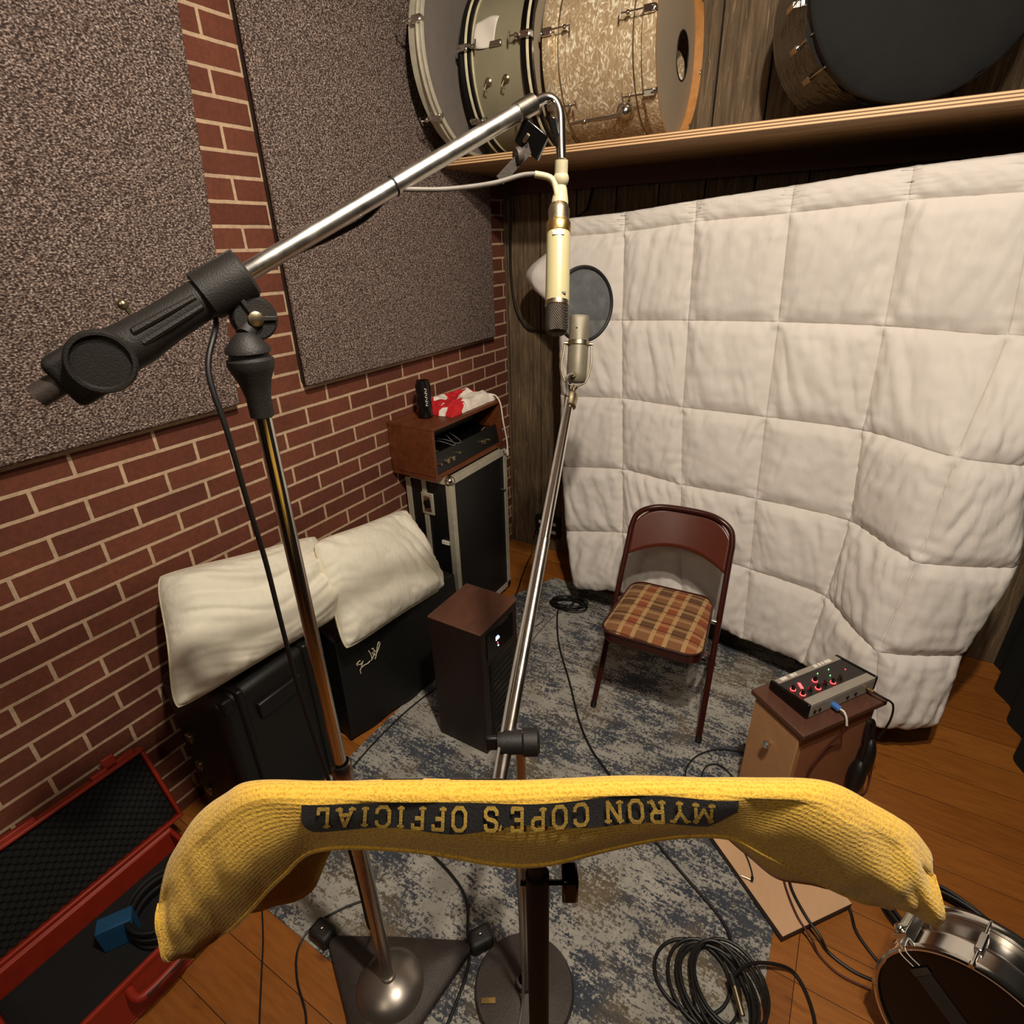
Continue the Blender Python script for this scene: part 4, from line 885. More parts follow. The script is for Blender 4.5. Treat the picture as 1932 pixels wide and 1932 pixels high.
pc_ = G(.246, 0, .050); MB().lathe([(0, -.018), (.028, -.018), (.030, -.012), (.030, .012), (.026, .018), (0, .018)], pc_, sd, 32).build('pivot_disc', M['blackm'], t)
MB().lathe([(.010, .018), (.010, .024), (.006, .026), (0, .026)], pc_, sd, 16).build('pivot_bolt', M['nickel'], t)
for k in range(3):
    a = k * 2.1 + .5; dv = (bd * math.cos(a) + lowv * math.sin(a)); MB().obox(pc_ + sd * .018 + dv * .018, dv * .010, sd * .004, dv.cross(sd) * .003).build('pivot_rib', M['blackm'], t, bevel=.001)
neck = MB().tube([pc_, pc_.lerp(up(1.655), .6), up(1.658)], [.014, .012, .012], 16); neck.build('pivot_neck', M['blackm'], t)
# gooseneck bend at the tip
bend = spline([TIP, TIP + V((.012, .022, .010)), TIP + V((.024, .031, .006)), TIP + V((.034, .030, -.010)), TIP + V((.040, .022, -.034)), TIP + V((.046, .012, -.062)), TIP + V((.050, .006, -.078))], 6)
MB().tube(bend, .0078, 16).build('curved_tip', M['chrome'], t)
cbx = V((1.196, -1.856, 1.912))
MB().obox(cbx, V((.018, .006, -.014)), V((-.004, .010, .0)), V((.010, 0, .016))).build('clamp_body', M['gloss'], t, bevel=.003)
MB().obox(cbx + V((.034, .02, .006)), V((.005, .002, -.002)), V((-.004, .010, .0)), V((.006, 0, -.022))).build('clamp_jaw', M['gloss'], t, bevel=.001)
MB().lathe([(0, 0), (.011, 0), (.013, .004), (.012, .011), (0, .013)], cbx + V((-.012, -.012, -.022)), V((-.5, -.7, -.1)), 24).build('clamp_knob', M['iron'], t)
MB().tube([cbx + V((-.006, -.014, -.004)), cbx + V((.004, -.018, .004))], .003, 8).build('clamp_pin', M['nickel'], t)
MB().obox(V((1.182, -1.874, 1.884)), V((-.026, -.018, -.028)), V((.004, .003, -.006)), V((-.0006, .001, 0))).build('clamp_strap', M['iron'], t)
MB().tube(ring_pts(REAR + bd * (LBm * .66), bd, .0125, 20), .0018, 6, closed=True).build('cable_tie', M['rubber'], t)

# hanging cream microphone
m0 = V((1.236, -1.848, 1.888)); m1 = V((1.290, -1.950, 1.629)); md = (m1 - m0).normalized()
m0 = V((1.252, -1.880, 1.80)); 
t = thing('cream_microphone', tuple(m1), 'slim cream tube microphone hanging upside down from the boom tip', 'microphone')
top = TIP + V((.050, .006, -.078)); jn = V((1.246, -1.850, 1.852)); bt = V((1.2535, -1.872, 1.800)); dn_ = (m1 - bt).normalized(); LMc = (m1 - bt).length
MB().tube([top, top.lerp(jn, .7)], .0105, 20).build('swivel_stem', M['creamw'], t)
MB().ball(jn + V((0, 0, .002)), .0128, 20).build('swivel_ball', M['creamw'], t)
MB().lathe([(0, 0), (.008, .001), (.010, .006), (.0135, .026), (.0140, .045), (.0145, .048)], jn - V((0, 0, .006)), (bt - jn), 24).build('connector_boot', M['creamw'], t)
MB().lathe([(.0145, -.006), (.0165, 0), (.0175, .004), (.0165, .018), (.0185, .022), (.0185, .024), (.0165, .024)], bt - dn_ * .012, dn_, 28).build('collar_ring', M['nickel'], t)
MB().lathe([(.0165, .010), (.0195, .014), (.0200, .018), (.0200, .030), (.0195, .031)], bt - dn_ * .002, dn_, 36).build('brass_band', M['gold'], t)
MB().lathe([(.0192, .029), (.0192, LMc - .052), (.0188, LMc - .050)], bt, dn_, 36).build('body_tube', M['cream'], t)
MB().lathe([(.0194, LMc - .052), (.0196, LMc - .049), (.0194, LMc - .045), (.018, LMc - .044)], bt, dn_, 36).build('trim_ring', M['nickel'], t)
MB().lathe([(.0182, LMc - .046), (.0182, LMc - .010), (.0165, LMc - .003), (.012, LMc), (0, LMc)], bt, dn_, 36).build('grille', M['mesh'], t)
fc = (V((1.709, -2.789, 1.76)) - bt); fc = (fc - dn_ * fc.dot(dn_)).normalized(); sx = dn_.cross(fc)
MB().obox(bt + dn_ * .036 + fc * .0190 - sx * .0, sx * .009, dn_ * .003, fc * .0008).build('name_plate', M['nickel'], t)
MB().obox(bt + dn_ * (LMc - .060) + fc * .0172 + sx * -.009, sx * .0045, dn_ * .0016, fc * .0008).build('badge', M['black'], t)

# cable from the cream microphone, along the boom and down the stand
CG = [(1.246, -1.860, 1.836), (1.224, -1.861, 1.859), (1.2, -1.888, 1.861), (1.172, -1.938, 1.848), (1.137, -2.003, 1.839), (1.105, -2.045, 1.838), (1.085, -2.075, 1.839)]
u_ = thing('microphone_cable', (1.0, -2.35, 0), 'long cable from the cream microphone running along the boom and down beside the left pole', 'cable')
MB().tube(spline([(1.250, -1.868, 1.822), (1.236, -1.860, 1.853), (1.21, -1.872, 1.862)], 6), .0052, 10).build('strain_relief', M['creamw'], u_)
MB().tube(spline(CG, 6), .0036, 10).build('grey_lead', M['cableg'], u_)
CB = [V((1.085, -2.075, 1.839)), G(.46, -.012, .018), G(.36, -.022, .012), G(.29, -.036, .0), G(.222, -.034, .018), G(.20, -.012, .036), G(.190, .018, .040), V((.986, -2.358, 1.62)), V((1.004, -2.364, 1.54)), V((1.006, -2.362, 1.44)), V((1.004, -2.356, 1.34)), V((.998, -2.352, 1.22)), V((.984, -2.342, 1.08)), V((.97, -2.325, .904)), V((.965, -2.31, .705)), V((.96, -2.30, .434)), V((.93, -2.28, .2)), V((.88, -2.235, .075)), V((.84, -2.20, .012))]
MB().tube(spline(CB, 6), .0038, 10).build('black_lead', M['cable'], u_)

# ---------------------------------------------------------------- second boom stand (centre)
t = thing('microphone_stand', (1.309, -2.129, 0), 'chrome round-base boom stand in the centre, behind the yellow towel', 'microphone stand')
PB2 = V((1.309, -2.129, 0))
MB().lathe([(0, .004), (.128, .004), (.130, .010), (.124, .020), (.05, .028), (.024, .034), (.02, .05), (.0135, .052)], PB2 + V((-.012, .004, 0)), (0, 0, 1), 64).build('round_base', M['iron'], t)
MB().obox((1.235, -2.20, .027), V((.8, .5, 0)).normalized() * .018, V((-.5, .8, 0)).normalized() * .006, (0, 0, .0008)).build('maker_badge', M['gold'], t)
MB().tube([PB2 + V((0, 0, .045)), PB2 + V((0, 0, .62))], .0125, 20).build('lower_tube', M['chromeold'], t)
MB().tube([PB2 + V((0, 0, .60)), PB2 + V((0, 0, .885))], .0100, 20).build('upper_tube', M['chromeold'], t)
MB().lathe([(.0125, 0), (.017, .004), (.017, .04), (.012, .046)], PB2 + V((0, 0, .60)), (0, 0, 1), 20).build('height_clutch', M['chromeold'], t)
B0 = V((1.301, -2.189, .864)); B1 = V((1.104, -1.500, 1.382)); b2 = (B1 - B0).normalized()
s2 = V((.85, .5, 0)).normalized(); pv = PB2 + V((-.012, -.006, .905))
MB().lathe([(0, -.03), (.020, -.03), (.022, -.02), (.022, .016), (.026, .02), (.026, .045), (.02, .05), (0, .05)], pv, s2, 28).build('pivot_clutch', M['blackm'], t)
MB().obox(pv - s2 * .04 + V((0, 0, .0)), s2 * .012, V((0, 0, .016)), V((.5, -.85, 0)).normalized() * .006).build('wing_knob', M['black'], t, bevel=.004)
MB().tube([B0 - b2 * .06, B0 + b2 * .50], .0112, 20).build('boom_outer_tube', M['chromeold'], t)
MB().tube([B0 + b2 * .48, B1], .0098, 20).build('boom_inner_tube', M['chrome'], t)
MB().lathe([(.011, 0), (.0165, .003), (.0165, .02), (.0175, .024), (.0175, .038), (.0125, .042), (.0115, .052), (.008, .056)], B1 - b2 * .004, b2, 24).build('thread_adapter', M['nickel'], t)
# champagne microphone in its yoke, mounted on the boom tip
mb_ = V((1.099, -1.452, 1.432)); mt_ = V((1.078, -1.392, 1.590)); ax = (mt_ - mb_).normalized(); Lm2 = (mt_ - mb_).length
t = thing('champagne_microphone', tuple(mb_), 'squat champagne side-address microphone in a yoke on the centre boom', 'microphone')
MB().lathe([(0, 0), (.020, .001), (.0245, .006), (.0262, .02), (.0262, .092), (.0248, .095)], mb_, ax, 36).build('body', M['champ'], t)
rightv = V((.86, .51, 0)); rightv = (rightv - ax * rightv.dot(ax)).normalized(); fw = rightv.cross(ax); 
if fw.dot(V((1.7, -2.79, 1.76)) - mb_) < 0: fw = -fw
gf = MB()
def gr(u, v):
    a = 2 * PI * u; h = .098 + (Lm2 - .098) * min(1, v * 1.25); k = max(0, v * 1.25 - 1) / .25 if v > .8 else 0
    wz = 1 - .38 * ((h - .098) / (Lm2 - .098)) * abs(math.sin(a)) ; r = .0262 * (1 - k)
    return mb_ + ax * h + rightv * math.cos(a) * r * .97 + fw * math.sin(a) * r * wz
gf.grid(gr, 40, 16).build('head_grille', M['champ'], t)
MB().lathe([(.0272, .094), (.0282, .095), (.0282, .105), (.0272, .106)], mb_, ax, 36).build('yoke_band', M['nickel'], t)
for s in (1, -1):
    p = mb_ + ax * .100 + rightv * s * .031; MB().tube([p - rightv * s * .003, p + rightv * s * .006], .0045, 12).build('yoke_screw', M['nickel'], t)
lowp = B1 + b2 * .05
yk = spline([mb_ + ax * .100 + rightv * .034, mb_ + ax * .05 + rightv * .036, mb_ + ax * .006 + rightv * .026, mb_ - ax * .008 + rightv * .005, mb_ - ax * .008 - rightv * .01, mb_ + ax * .004 - rightv * .030, mb_ + ax * .04 - rightv * .040, mb_ + ax * .100 - rightv * .034], 6)
MB().tube(yk, .0024, 10).build('yoke', M['nickel'], t)
MB().tube([lowp, mb_ - ax * .008 + rightv * .0], .007, 12).build('yoke_stem', M['nickel'], t)
MB().tube([mb_ + ax * .018 + fw * .024 - rightv * .01, mb_ + ax * .016 + fw * .034 - rightv * .012], .0075, 14).build('cable_socket', M['nickel'], t)
MB().ball(mb_ + ax * .135 + fw * .018 - rightv * .008, .0035, 10).build('grille_screw', M['gloss'], t)
u_ = thing('microphone_cable', (1.25, -1.9, .9), 'grey cable leaving the champagne microphone and following the centre boom down', 'cable')
cs = mb_ + ax * .016 + fw * .036 - rightv * .013
off = fw * .016 - rightv * .012
MB().tube(spline([cs, cs - ax * .012 + fw * .012 - rightv * .016, B1 + b2 * .03 + off, B1 - b2 * .06 + off * 1.1, B0 + b2 * .6 + off * 1.2, B0 + b2 * .35 + off * 1.3, B0 + b2 * .12 - rightv * .016 + fw * .012, B0 - b2 * .05 - rightv * .006 + fw * .018, PB2 + V((.0, -.035, .62)), PB2 + V((.005, -.03, .3)), PB2 + V((.01, -.04, .06)), PB2 + V((.03, -.12, .02))], 7), .0034, 10).build('lead', M['cableg'], u_)
MB().tube(ring_pts(B1 + b2 * .028 + off, b2, .0055, 14), .0018, 6, closed=True).build('cable_clip', M['nickel'], u_)
# pop filter behind it
pf = V((1.010, -1.215, 1.600)); pn = V((.50, -.86, .10)).normalized(); PR = .100
pn = (V((1.709, -2.789, 1.76)) - pf).normalized(); pn = (pn + V((.62, .36, 0)) * .95).normalized()
t = thing('pop_filter', tuple(pf - V((0, 0, PR))), 'round black nylon pop filter behind the champagne microphone', 'pop filter')
MB().tube(ring_pts(pf, pn, PR, 64), .0052, 12, closed=True).build('ring', M['rubber'], t)
disc_mb(pf, pn, PR - .002).build('screen', M['screen'], t)
MB().tube(spline([pf - V((0, 0, PR)), pf - V((-.01, .0, PR + .03)), pf - V((.03, .02, PR + .12)), V((1.10, -1.50, 1.36))], 8), .004, 10).build('gooseneck', M['rubber'], t)

# ---------------------------------------------------------------- music stand with towel
P0 = V((1.54054767, -2.52526745, 1.37066736)); T = V((.85898926, .5119936, 0)); Nn = V((.5119936, -.85898926, 0))
TW = lambda s, o, z: P0 + T * s + Nn * o + V((0, 0, z))
t = thing('music_stand', (1.545, -2.53, 0), 'black music stand in the foreground, its desk hidden by the towel', 'music stand')
MB().add([TW(-.225, -.010, -.022), TW(.235, -.010, -.028), TW(.235, -.094, -.185), TW(-.225, -.094, -.180), TW(-.225, -.0125, -.0235), TW(.235, -.0125, -.0295), TW(.235, -.0965, -.1865), TW(-.225, -.0965, -.1815)], [(0, 1, 2, 3), (7, 6, 5, 4), (0, 4, 5, 1), (1, 5, 6, 2), (2, 6, 7, 3), (3, 7, 4, 0)]).build('desk', M['black'], t, smooth=False)
MB().obox(TW(.005, -.118, -.186), T * .22, Nn * .022, (0, 0, .0015)).build('desk_ledge', M['black'], t)
pt = TW(.021, -.052, -.135)
MB().obox(pt + V((0, 0, -.005)), T * .026, Nn * .018, (0, 0, .022)).build('desk_bracket', M['gloss'], t, bevel=.003)
MB().obox(pt + T * -.052 + V((0, 0, -.004)), T * .009, Nn * .012, (0, 0, .013)).build('bracket_lever', M['gloss'], t, bevel=.003)
pz = V((pt.x, pt.y, 0))
MB().tube([pz + V((0, 0, pt.z - .02)), pz + V((0, 0, .70))], .0095, 20).build('inner_pole', M['rubber'], t)
MB().tube([pz + V((0, 0, pt.z - .07)), pz + V((0, 0, .10))], .0125, 20).build('outer_pole', M['rubber'], t)
kz = pt.z - .085
MB().tube([pz + V((0, 0, kz)) - T * .018, pz + V((0, 0, kz)) + T * .034], .003, 8).build('height_screw', M['gloss'], t)
MB().obox(pz + V((0, 0, kz)) + T * .034, T * .0085, Nn * .012, (0, 0, .018)).build('height_knob', M['gloss'], t, bevel=.003)
for q in (80, 200, 320):
    a = math.radians(q); d = V((math.cos(a), math.sin(a), 0)); MB().tube([pz + V((0, 0, .16)), pz + d * .14 + V((0, 0, .05)), pz + d * .22 + V((0, 0, .008))], .008, 10).build('leg', M['gloss'], t)

FB = [(-0.315, -0.012, -0.108), (-0.277, -0.012, -0.054), (-0.244, -0.012, -0.025), (-0.215, -0.012, -0.01), (-0.145, -0.012, -0.011), (-0.074, -0.012, -0.012), (0, -0.012, -0.014), (0.072, -0.012, -0.014), (0.143, -0.012, -0.016), (0.201, -0.012, -0.019), (0.263, -0.012, -0.025), (0.311, -0.012, -0.055), (0.348, -0.012, -0.083), (0.375, -0.012, -0.116)]
FF = [(-0.325, 0.006, -0.144), (-0.297, 0.006, -0.095), (-0.257, 0.006, -0.047), (-0.21, 0.006, -0.009), (-0.156, 0.006, -0.008), (-0.088, 0.006, -0.012), (0, 0.006, -0.013), (0.069, 0.006, -0.01), (0.137, 0.006, -0.01), (0.185, 0.006, -0.015), (0.241, 0.006, -0.021), (0.296, 0.006, -0.055), (0.335, 0.006, -0.084), (0.367, 0.006, -0.121)]
BB = [(-0.321, 0.004, -0.236), (-0.274, 0.004, -0.187), (-0.233, 0.004, -0.138), (-0.202, 0.004, -0.101), (-0.168, 0.004, -0.073), (-0.096, 0.004, -0.077), (-0.003, 0.004, -0.095), (0.073, 0.004, -0.082), (0.144, 0.004, -0.07), (0.184, 0.004, -0.069), (0.219, 0.004, -0.091), (0.289, 0.004, -0.139), (0.34, 0.004, -0.169), (0.377, 0.004, -0.189)]
BK = [(-0.30, -0.05, -0.262), (-0.27, -0.055, -0.258), (-0.229, -0.065, -0.249), (-0.20, -0.085, -0.20), (-0.145, -0.098, -0.178), (-0.074, -0.10, -0.178), (0, -0.10, -0.178), (0.072, -0.10, -0.178), (0.143, -0.098, -0.178), (0.201, -0.095, -0.185), (0.245, -0.07, -0.205), (0.280, -0.06, -0.232), (0.316, -0.055, -0.236), (0.345, -0.045, -0.236)]
rail = {k: [V(p) for p in r] for k, r in dict(FB=FB, FF=FF, BB=BB, BK=BK).items()}
def tw(k, v, lift=0):   # k: station 0..13, v: 0 far bottom .. 1 far fold .. 2 near fold .. 3 near bottom
    r0, r1, r2, r3 = cr(rail['BK'], k), cr(rail['FB'], k), cr(rail['FF'], k), cr(rail['BB'], k)
    if v < 1: p = r0.lerp(r1, v); o = V((0, -1, .5))
    elif v < 2:
        f = v - 1; p = r1.lerp(r2, f); p.z += .0035 * math.sin(f * PI); o = V((0, 0, 1))
    else:
        f = v - 2; p = r2.lerp(r3, f); end = max(0, abs(p.x - .025) - .2) / .12
        p.y += .004 * math.sin(f * PI) + .014 * end * math.sin(f * PI) + .004 * math.sin(p.x * 26 + 1) * f
        o = V((0, 1, 0))
    wr = noise.noise(V((k * .9, v * 1.4, 2))) * .004 * (0 if 1 < v < 2 else 1)
    end2 = max(0, abs(k - 6.5) - 3.5) / 3
    wr += noise.noise(V((k * 2.3, v * 3.1, 6))) * .007 * end2 * (1 if v > 2 else .3)
    p = p + V((0, wr if v > 2 else -wr * .5, 0))
    p.y += lift * o.y; p.z += lift * o.z
    return TW(p.x, p.y, p.z)
vstops = [i / 14 for i in range(14)] + [1 + i / 6 for i in range(6)] + [2 + i / 24 for i in range(25)]
nk = 130; tv = []; uvd = []
for v in vstops:
    for i in range(nk + 1):
        k = 13 * i / nk; tv.append(tw(k, v)); uvd.append((cr(rail['FF'], k).x, (v * .17 if v < 1 else (.17 + (v - 1) * .018 if v < 2 else .188 + (v - 2) * .085))))
tf = [(j * (nk + 1) + i, j * (nk + 1) + i + 1, (j + 1) * (nk + 1) + i + 1, (j + 1) * (nk + 1) + i) for j in range(len(vstops) - 1) for i in range(nk)]
t = thing('towel', tuple(TW(0, 0, -.2)), 'yellow terry towel with a black lettered band draped over the music stand', 'towel')
to = MB().add(tv, tf).build('terry_cloth', M['towel'], t, angle=0, solid=.003)
uvl = to.data.uv_layers.new(name='UVMap')
for p in to.data.polygons:
    for li, vi in zip(p.loop_indices, p.vertices): uvl.data[li].uv = uvd[vi]
hem = MB().tube([tw(13 * i / 160, 3) + Nn * .001 for i in range(161)], .0028, 6); hem.tube([tw(0, 2 + i / 20) for i in range(21)], .0028, 6); hem.tube([tw(13, 2 + i / 20) for i in range(21)], .0028, 6); hem.build('hem', M['towel'], t)
uv2 = None
# black band + lettering on the near flap
FFx = [p.x for p in rail['FF']]
def k_of_s(s):
    for i in range(len(FFx) - 1):
        if FFx[i] <= s <= FFx[i + 1]:
            lo, hi = i, i + 1
            for _ in range(18):
                m = (lo + hi) / 2
                if cr(FFx, m) < s: lo = m
                else: hi = m
            return lo
    return 0 if s < FFx[0] else 13
def flap(s, d, lift):   # s metres along, d metres down the near flap
    k = k_of_s(s); L_ = (cr(rail['FF'], k) - cr(rail['BB'], k)).length; return tw(k, 2 + min(1, max(-.3, d / L_)) if d >= 0 else 2 + d / .018, lift)
def band(u, v):
    s = -.168 + .349 * u; e0 = min(1, u / .03) ** .5; e1 = min(1, (1 - u) / .10) ** .6
    wav = .0035 * math.sin(u * 21 + .4) + .003 * math.sin(u * 9)
    d0 = .001 + .0008 * (1 - e0) + .0006 * math.sin(u * 14); d1 = .0285 + wav; d1 = d0 + (d1 - d0) * (.45 + .55 * min(1, (1 - u) / .07)) * (e0 * .4 + .6)
    return flap(s, d0 + (d1 - d0) * v, .0030)
MB().grid(band, 150, 10).build('printed_band', M['towelk'], t)
GL = dict(M=(.92, [[(0, 0), (0, 1)], [(0, 1), (.46, .25), (.92, 1)], [(.92, 1), (.92, 0)]], [(0, 0), (.92, 0), (0, 1), (.92, 1)]),
 Y=(.8, [[(0, 1), (.4, .5), (.8, 1)], [(.4, .5), (.4, 0)]], [(.4, 0), (0, 1), (.8, 1)]),
 R=(.7, [[(.08, 0), (.08, 1), (.55, 1), (.68, .88), (.68, .64), (.55, .5), (.08, .5)], [(.38, .5), (.68, 0)]], [(.08, 0), (.7, 0)]),
 O=(.7, [[(.0, .22), (0, .78), (.18, 1), (.52, 1), (.7, .78), (.7, .22), (.52, 0), (.18, 0), (0, .22)]], []),
 N=(.76, [[(.04, 0), (.04, 1), (.72, 0), (.72, 1)]], [(.04, 0), (.72, 1), (.04, 1)]),
 C=(.7, [[(.7, .72), (.68, .86), (.52, 1), (.18, 1), (0, .78), (0, .22), (.18, 0), (.52, 0), (.68, .14), (.7, .28)]], []),
 P=(.68, [[(.08, 0), (.08, 1), (.53, 1), (.66, .88), (.66, .6), (.53, .46), (.08, .46)]], [(.08, 0)]),
 E=(.66, [[(.62, .82), (.62, 1), (.08, 1), (.08, 0), (.62, 0), (.62, .18)], [(.08, .5), (.45, .5)]], []),
 F=(.66, [[(.62, .8), (.62, 1), (.08, 1), (.08, 0)], [(.08, .5), (.45, .5)]], [(.08, 0)]),
 S=(.66, [[(.64, .74), (.62, .88), (.48, 1), (.16, 1), (.02, .88), (.02, .66), (.14, .54), (.5, .46), (.64, .34), (.64, .14), (.5, 0), (.16, 0), (.02, .12), (.0, .26)]], []),
 I=(.3, [[(.15, 0), (.15, 1)]], [(.15, 0), (.15, 1)]),
 A=(.84, [[(.06, 0), (.42, 1), (.78, 0)], [(.2, .34), (.64, .34)]], [(.06, 0), (.78, 0)]),
 L=(.62, [[(.08, 1), (.08, 0), (.6, 0), (.6, .22)]], [(.08, 1)]))
HL = .0212
def letters():
    q = []; x = 0
    for ch in "MYRON COPE'S OFFICIAL":
        if ch == ' ': x += .62; continue
        if ch == "'": q.append([(x + .1, 1.0), (x + .26, 1.0), (x + .12, .72), (x + .05, .72)]); x += .34; continue
        w_, st_, sf = GL[ch]; sw_ = .095
        for pl__ in st_:
            for (a_, b_) in zip(pl__, pl__[1:]):
                A2, B2 = V((a_[0] + x, a_[1], 0)), V((b_[0] + x, b_[1], 0)); d_ = (B2 - A2).normalized(); p_ = V((-d_.y, d_.x, 0)) * sw_; A2 -= d_ * sw_ * .55; B2 += d_ * sw_ * .55
                q.append([tuple((A2 - p_)[:2]), tuple((B2 - p_)[:2]), tuple((B2 + p_)[:2]), tuple((A2 + p_)[:2])])
        for (a_, b_) in sf: q.append([(x + a_ - .2, b_ - (.0 if b_ < .5 else .13)), (x + a_ + .2, b_ - (.0 if b_ < .5 else .13)), (x + a_ + .2, b_ + (.13 if b_ < .5 else .0)), (x + a_ - .2, b_ + (.13 if b_ < .5 else 0))])
        x += w_ + .50
    return q, x - .5
qs, tot = letters(); sx_ = .312 / tot; lm = MB()
for n_q, q in enumerate(qs):
    lf_ = .0042 + .00003 * (n_q % 7)
    def lp_(u, v, q=q, lf_=lf_):
        xx = (q[0][0] * (1 - u) + q[1][0] * u) * (1 - v) + (q[3][0] * (1 - u) + q[2][0] * u) * v
        yy = (q[0][1] * (1 - u) + q[1][1] * u) * (1 - v) + (q[3][1] * (1 - u) + q[2][1] * u) * v
        return flap(.158 - xx * sx_, .0042 + yy * HL, lf_)
    lm.grid(lp_, 3, 3)
lm.build('lettering', M['towell'], t, smooth=False)
def farband(s0, s1):
    return lambda u, v: tw(k_of_s(s0 + (s1 - s0) * u), 1.02 - .16 * v + .04, .0028)
bm = MB().grid(farband(-.122, -.088), 10, 3); bm.grid(farband(-.062, -.008), 10, 3); bm.build('printed_band', M['towelk'], t)

# ---------------------------------------------------------------- wall power box, cables on the floor
t = thing('power_outlet_box', (.28, -.01, .12), 'black power strip box with white sockets on the plank wall', 'outlet')
MB().box(.19, .36, -.03, -.001, .10, .235).build('housing', M['black'], t, bevel=.006)
for x in (.215, .285):
    for z in (.13, .185): MB().box(x, x + .05, -.033, -.029, z, z + .022).build('socket', M['white'], t, bevel=.002)
for x in (.215, .265): MB().obox((x, -.05, .135), (.010, 0, 0), (0, .02, .0), (0, .002, .011)).build('plug', M['black'], t, bevel=.003)
def cable(name, pts, label, mat='cable', r=.0035, z=None, plug=None, n=8):
    P_ = [V((p[0], p[1], p[2] if len(p) > 2 else r + .0005 + (.0085 if (.347 < p[0] < 1.835 and -2.335 < p[1] < -.54) else 0))) for p in pts]
    return tag(MB().tube(spline(P_, n), r, 8).build(name, M[mat]), label, 'cable')
cable('floor_cable', [(.62, -.56), (.66, -.66), (0.763, -0.844), (0.916, -1.048), (1.04, -1.223), (1.142, -1.333), (1.248, -1.409), (1.384, -1.512), (1.487, -1.581), (1.596, -1.642), (1.700, -1.70), (1.742, -1.75)], 'long black cable crossing the rug from the corner past the chair to the coil', r=.004)
cable('floor_cable', [(.74, -1.94), (0.802, -1.952), (0.953, -1.983), (1.041, -2.022), (1.100, -2.098), (1.135, -2.14, .014), (1.155, -2.2, .014), (1.17, -2.29, .014)], 'grey-black cable curving over the rug between the two stand bases', 'cable', .0042)
cable('floor_cable', [(0.408, -1.923), (0.391, -1.741), (0.391, -1.554), (0.412, -1.385), (0.433, -1.317), (.46, -1.2), (.55, -.95), (.60, -.8)], 'thin black cable along the left rug edge behind the tower', r=.003)
cable('floor_cable', [(.72, -1.16), (0.646, -0.975), (0.627, -0.778), (0.637, -0.62), (0.679, -0.516), (0.754, -0.40)], 'grey cable on the rug running from the tower under the quilt', 'cableg', .003)
cable('floor_cable', [(1.665, -1.062), (1.588, -1.085), (1.537, -1.119), (1.496, -1.176), (1.481, -1.238), (1.493, -1.309), (1.53, -1.40)], 'outer loop of thin black cable on the rug beside the small cabinet', r=.0028)
cable('floor_cable', [(1.638, -1.20), (1.591, -1.171), (1.56, -1.177), (1.539, -1.206), (1.54, -1.257), (1.57, -1.33)], 'inner loop of thin black cable on the rug beside the small cabinet', r=.0028)
cable('floor_cable', [(1.80, -1.43, .038), (1.835, -1.459, .037), (1.862, -1.533, .037), (1.905, -1.592, .037), (1.945, -1.625, .03), (1.97, -1.640, .008), (2.03, -1.655, .005), (2.09, -1.65, .005)], 'black cable running over the pale board towards the snare drum', r=.0042)
cable('floor_cable', [(1.79, -1.44, .038), (1.822, -1.472, .037), (1.848, -1.54, .037), (1.885, -1.605, .037), (1.925, -1.64, .028), (1.95, -1.66, .007), (2.0, -1.682, .005), (2.07, -1.68, .005)], 'brown cable beside the black one over the pale board', 'cabler', .003)
cable('floor_cable', [(1.99, -1.44, .02), (2.018, -1.494), (2.032, -1.541), (2.06, -1.575), (2.09, -1.60)], 'short black cable between the pale board and the snare drum', r=.0042)
cable('floor_cable', [(2.03, -.97, .19), (2.05, -.98, .06), (2.045, -1.03), (2.012, -1.09), (2.01, -1.16), (2.05, -1.25)], 'brown cable falling to the wood floor behind the small cabinet', 'cabler', .003)
cable('floor_cable', [(0.53, -2.345), (0.60, -2.395), (0.66, -2.445), (0.726, -2.5), (0.778, -2.544), (.83, -2.6)], 'thin straight black cable leaving the near left rug corner', r=.0022)
cable('floor_cable', [(.80, -2.15), (.74, -2.22), (.70, -2.30), (0.705, -2.36, .005), (0.76, -2.41), (0.84, -2.45), (0.90, -2.50)], 'dark cable looping around the left foot of the iron stand base', r=.003)
cable('outlet_cable', [(.225, -.075, .14), (.23, -.11, .10), (.235, -.16, .04), (.245, -.24), (.29, -.38), (.335, -.50), (.36, -.57)], 'black cord dropping from the wall power box to the floor', r=.004)
cable('hanging_cable', [(.095, -.10, 2.05), (.085, -.06, 1.9), (.06, -.03, 1.75), (.055, -.02, 1.6), (.08, -.02, 1.45), (.14, -.02, 1.36), (.20, -.02, 1.34), (.29, -.02, 1.33)], 'black cable hanging in a curve on the planks below the shelf', r=.0055)
t = thing('instrument_cable', (1.73, -1.52, .034), 'thin cable with a right-angle jack plug lying on the pale board', 'cable')
MB().tube(spline([(1.66, -1.43, .036), (1.70, -1.462, .036), (1.73, -1.495, .036), (1.752, -1.535, .036), (1.757, -1.556, .037)], 6), .0022, 8).build('lead', M['cable'], t)
MB().tube([(1.757, -1.553, .038), (1.757, -1.568, .038)], .0042, 8).build('plug_body', M['black'], t)
MB().tube([(1.757, -1.564, .038), (1.728, -1.566, .038)], .0026, 8).build('plug_tip', M['nickel'], t)
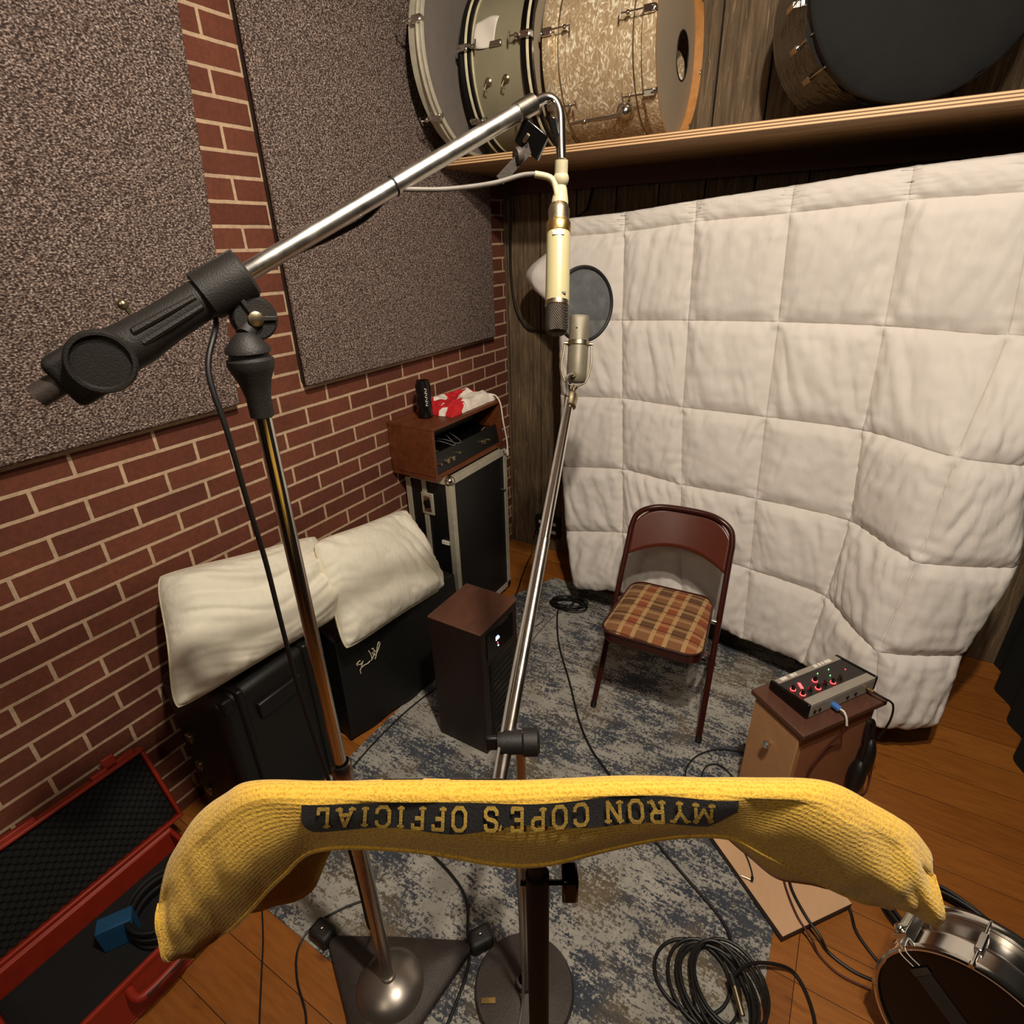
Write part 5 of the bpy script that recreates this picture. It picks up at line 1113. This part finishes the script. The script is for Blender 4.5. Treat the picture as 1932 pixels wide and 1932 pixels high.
def coil(name, cx, cy, label, loops, r=.0042, mat='cable'):
    m = MB()
    for k, (dx, dy, rx, ry, rot, z) in enumerate(loops):
        P_ = []
        for j in range(40):
            a = 2 * PI * j / 40; x = rx * math.cos(a); y = ry * math.sin(a); P_.append((cx + dx + x * math.cos(rot) - y * math.sin(rot), cy + dy + x * math.sin(rot) + y * math.cos(rot), z + .002 * math.sin(a * 2 + k)))
        m.tube(P_, r, 8, closed=True)
    return tag(m.build(name, M[mat]), label, 'cable')
coil('cable_coil', 1.72, -1.87, 'black cable coiled in loose loops on the near right rug corner', [(-.055, -.01, .095, .085, .3, .0135), (-.025, -.012, .088, .1, .6, .0185), (.0, -.02, .082, .11, .8, .0235), (.012, -.015, .085, .105, 1.0, .030), (.03, .0, .082, .105, .9, .036), (.036, .008, .086, .1, .7, .042), (.02, -.02, .07, .11, .5, .048)], .0045)
t = thing('cable_connector', (1.78, -1.90, .04), 'metal cable connector lying on the coiled cable', 'connector')
MB().tube([(1.765, -1.875, .062), (1.795, -1.925, .055)], .007, 14).build('barrel', M['nickel'], t)
MB().tube([(1.752, -1.855, .064), (1.766, -1.877, .062)], .009, 14).build('boot', M['black'], t)
cable('floor_cable', [(1.755, -1.86, .06), (1.79, -1.80, .05), (1.85, -1.755, .03), (1.90, -1.74, .008), (1.94, -1.79, .006), (1.955, -1.85, .006), (1.93, -1.92, .006)], 'loose end of black cable looping onto the wood floor right of the coil', r=.0045)
coil('cable_coil', .70, -.52, 'bundled black cable heaped on the rug corner under the quilt edge', [(-.06, 0, .085, .05, .2, .014), (-.04, .01, .08, .045, .4, .021), (-.02, -.01, .085, .05, .1, .028), (-.07, -.01, .06, .05, .6, .035), (-.03, 0, .09, .045, .3, .041)], .0042)
coil('cable_coil', .50, -.68, 'grey cable loops on the rug beside the flight case', [(0, 0, .06, .09, .3, .013), (.05, -.06, .05, .085, -.3, .018), (.03, -.25, .035, .07, .1, .013)], .003, 'cableg')
coil('cable_coil', 2.24, -1.42, 'thick bundle of black cables on the wood floor behind the snare drum', [(.0, 0, .16, .105, -.3, .006), (.01, .01, .155, .1, -.35, .015), (-.01, .0, .15, .1, -.3, .024), (0, 0, .162, .108, -.3, .033), (.01, -.01, .15, .095, -.2, .042)], .0052)

for o in bpy.data.objects:
    if '_org' in o: del o['_org']
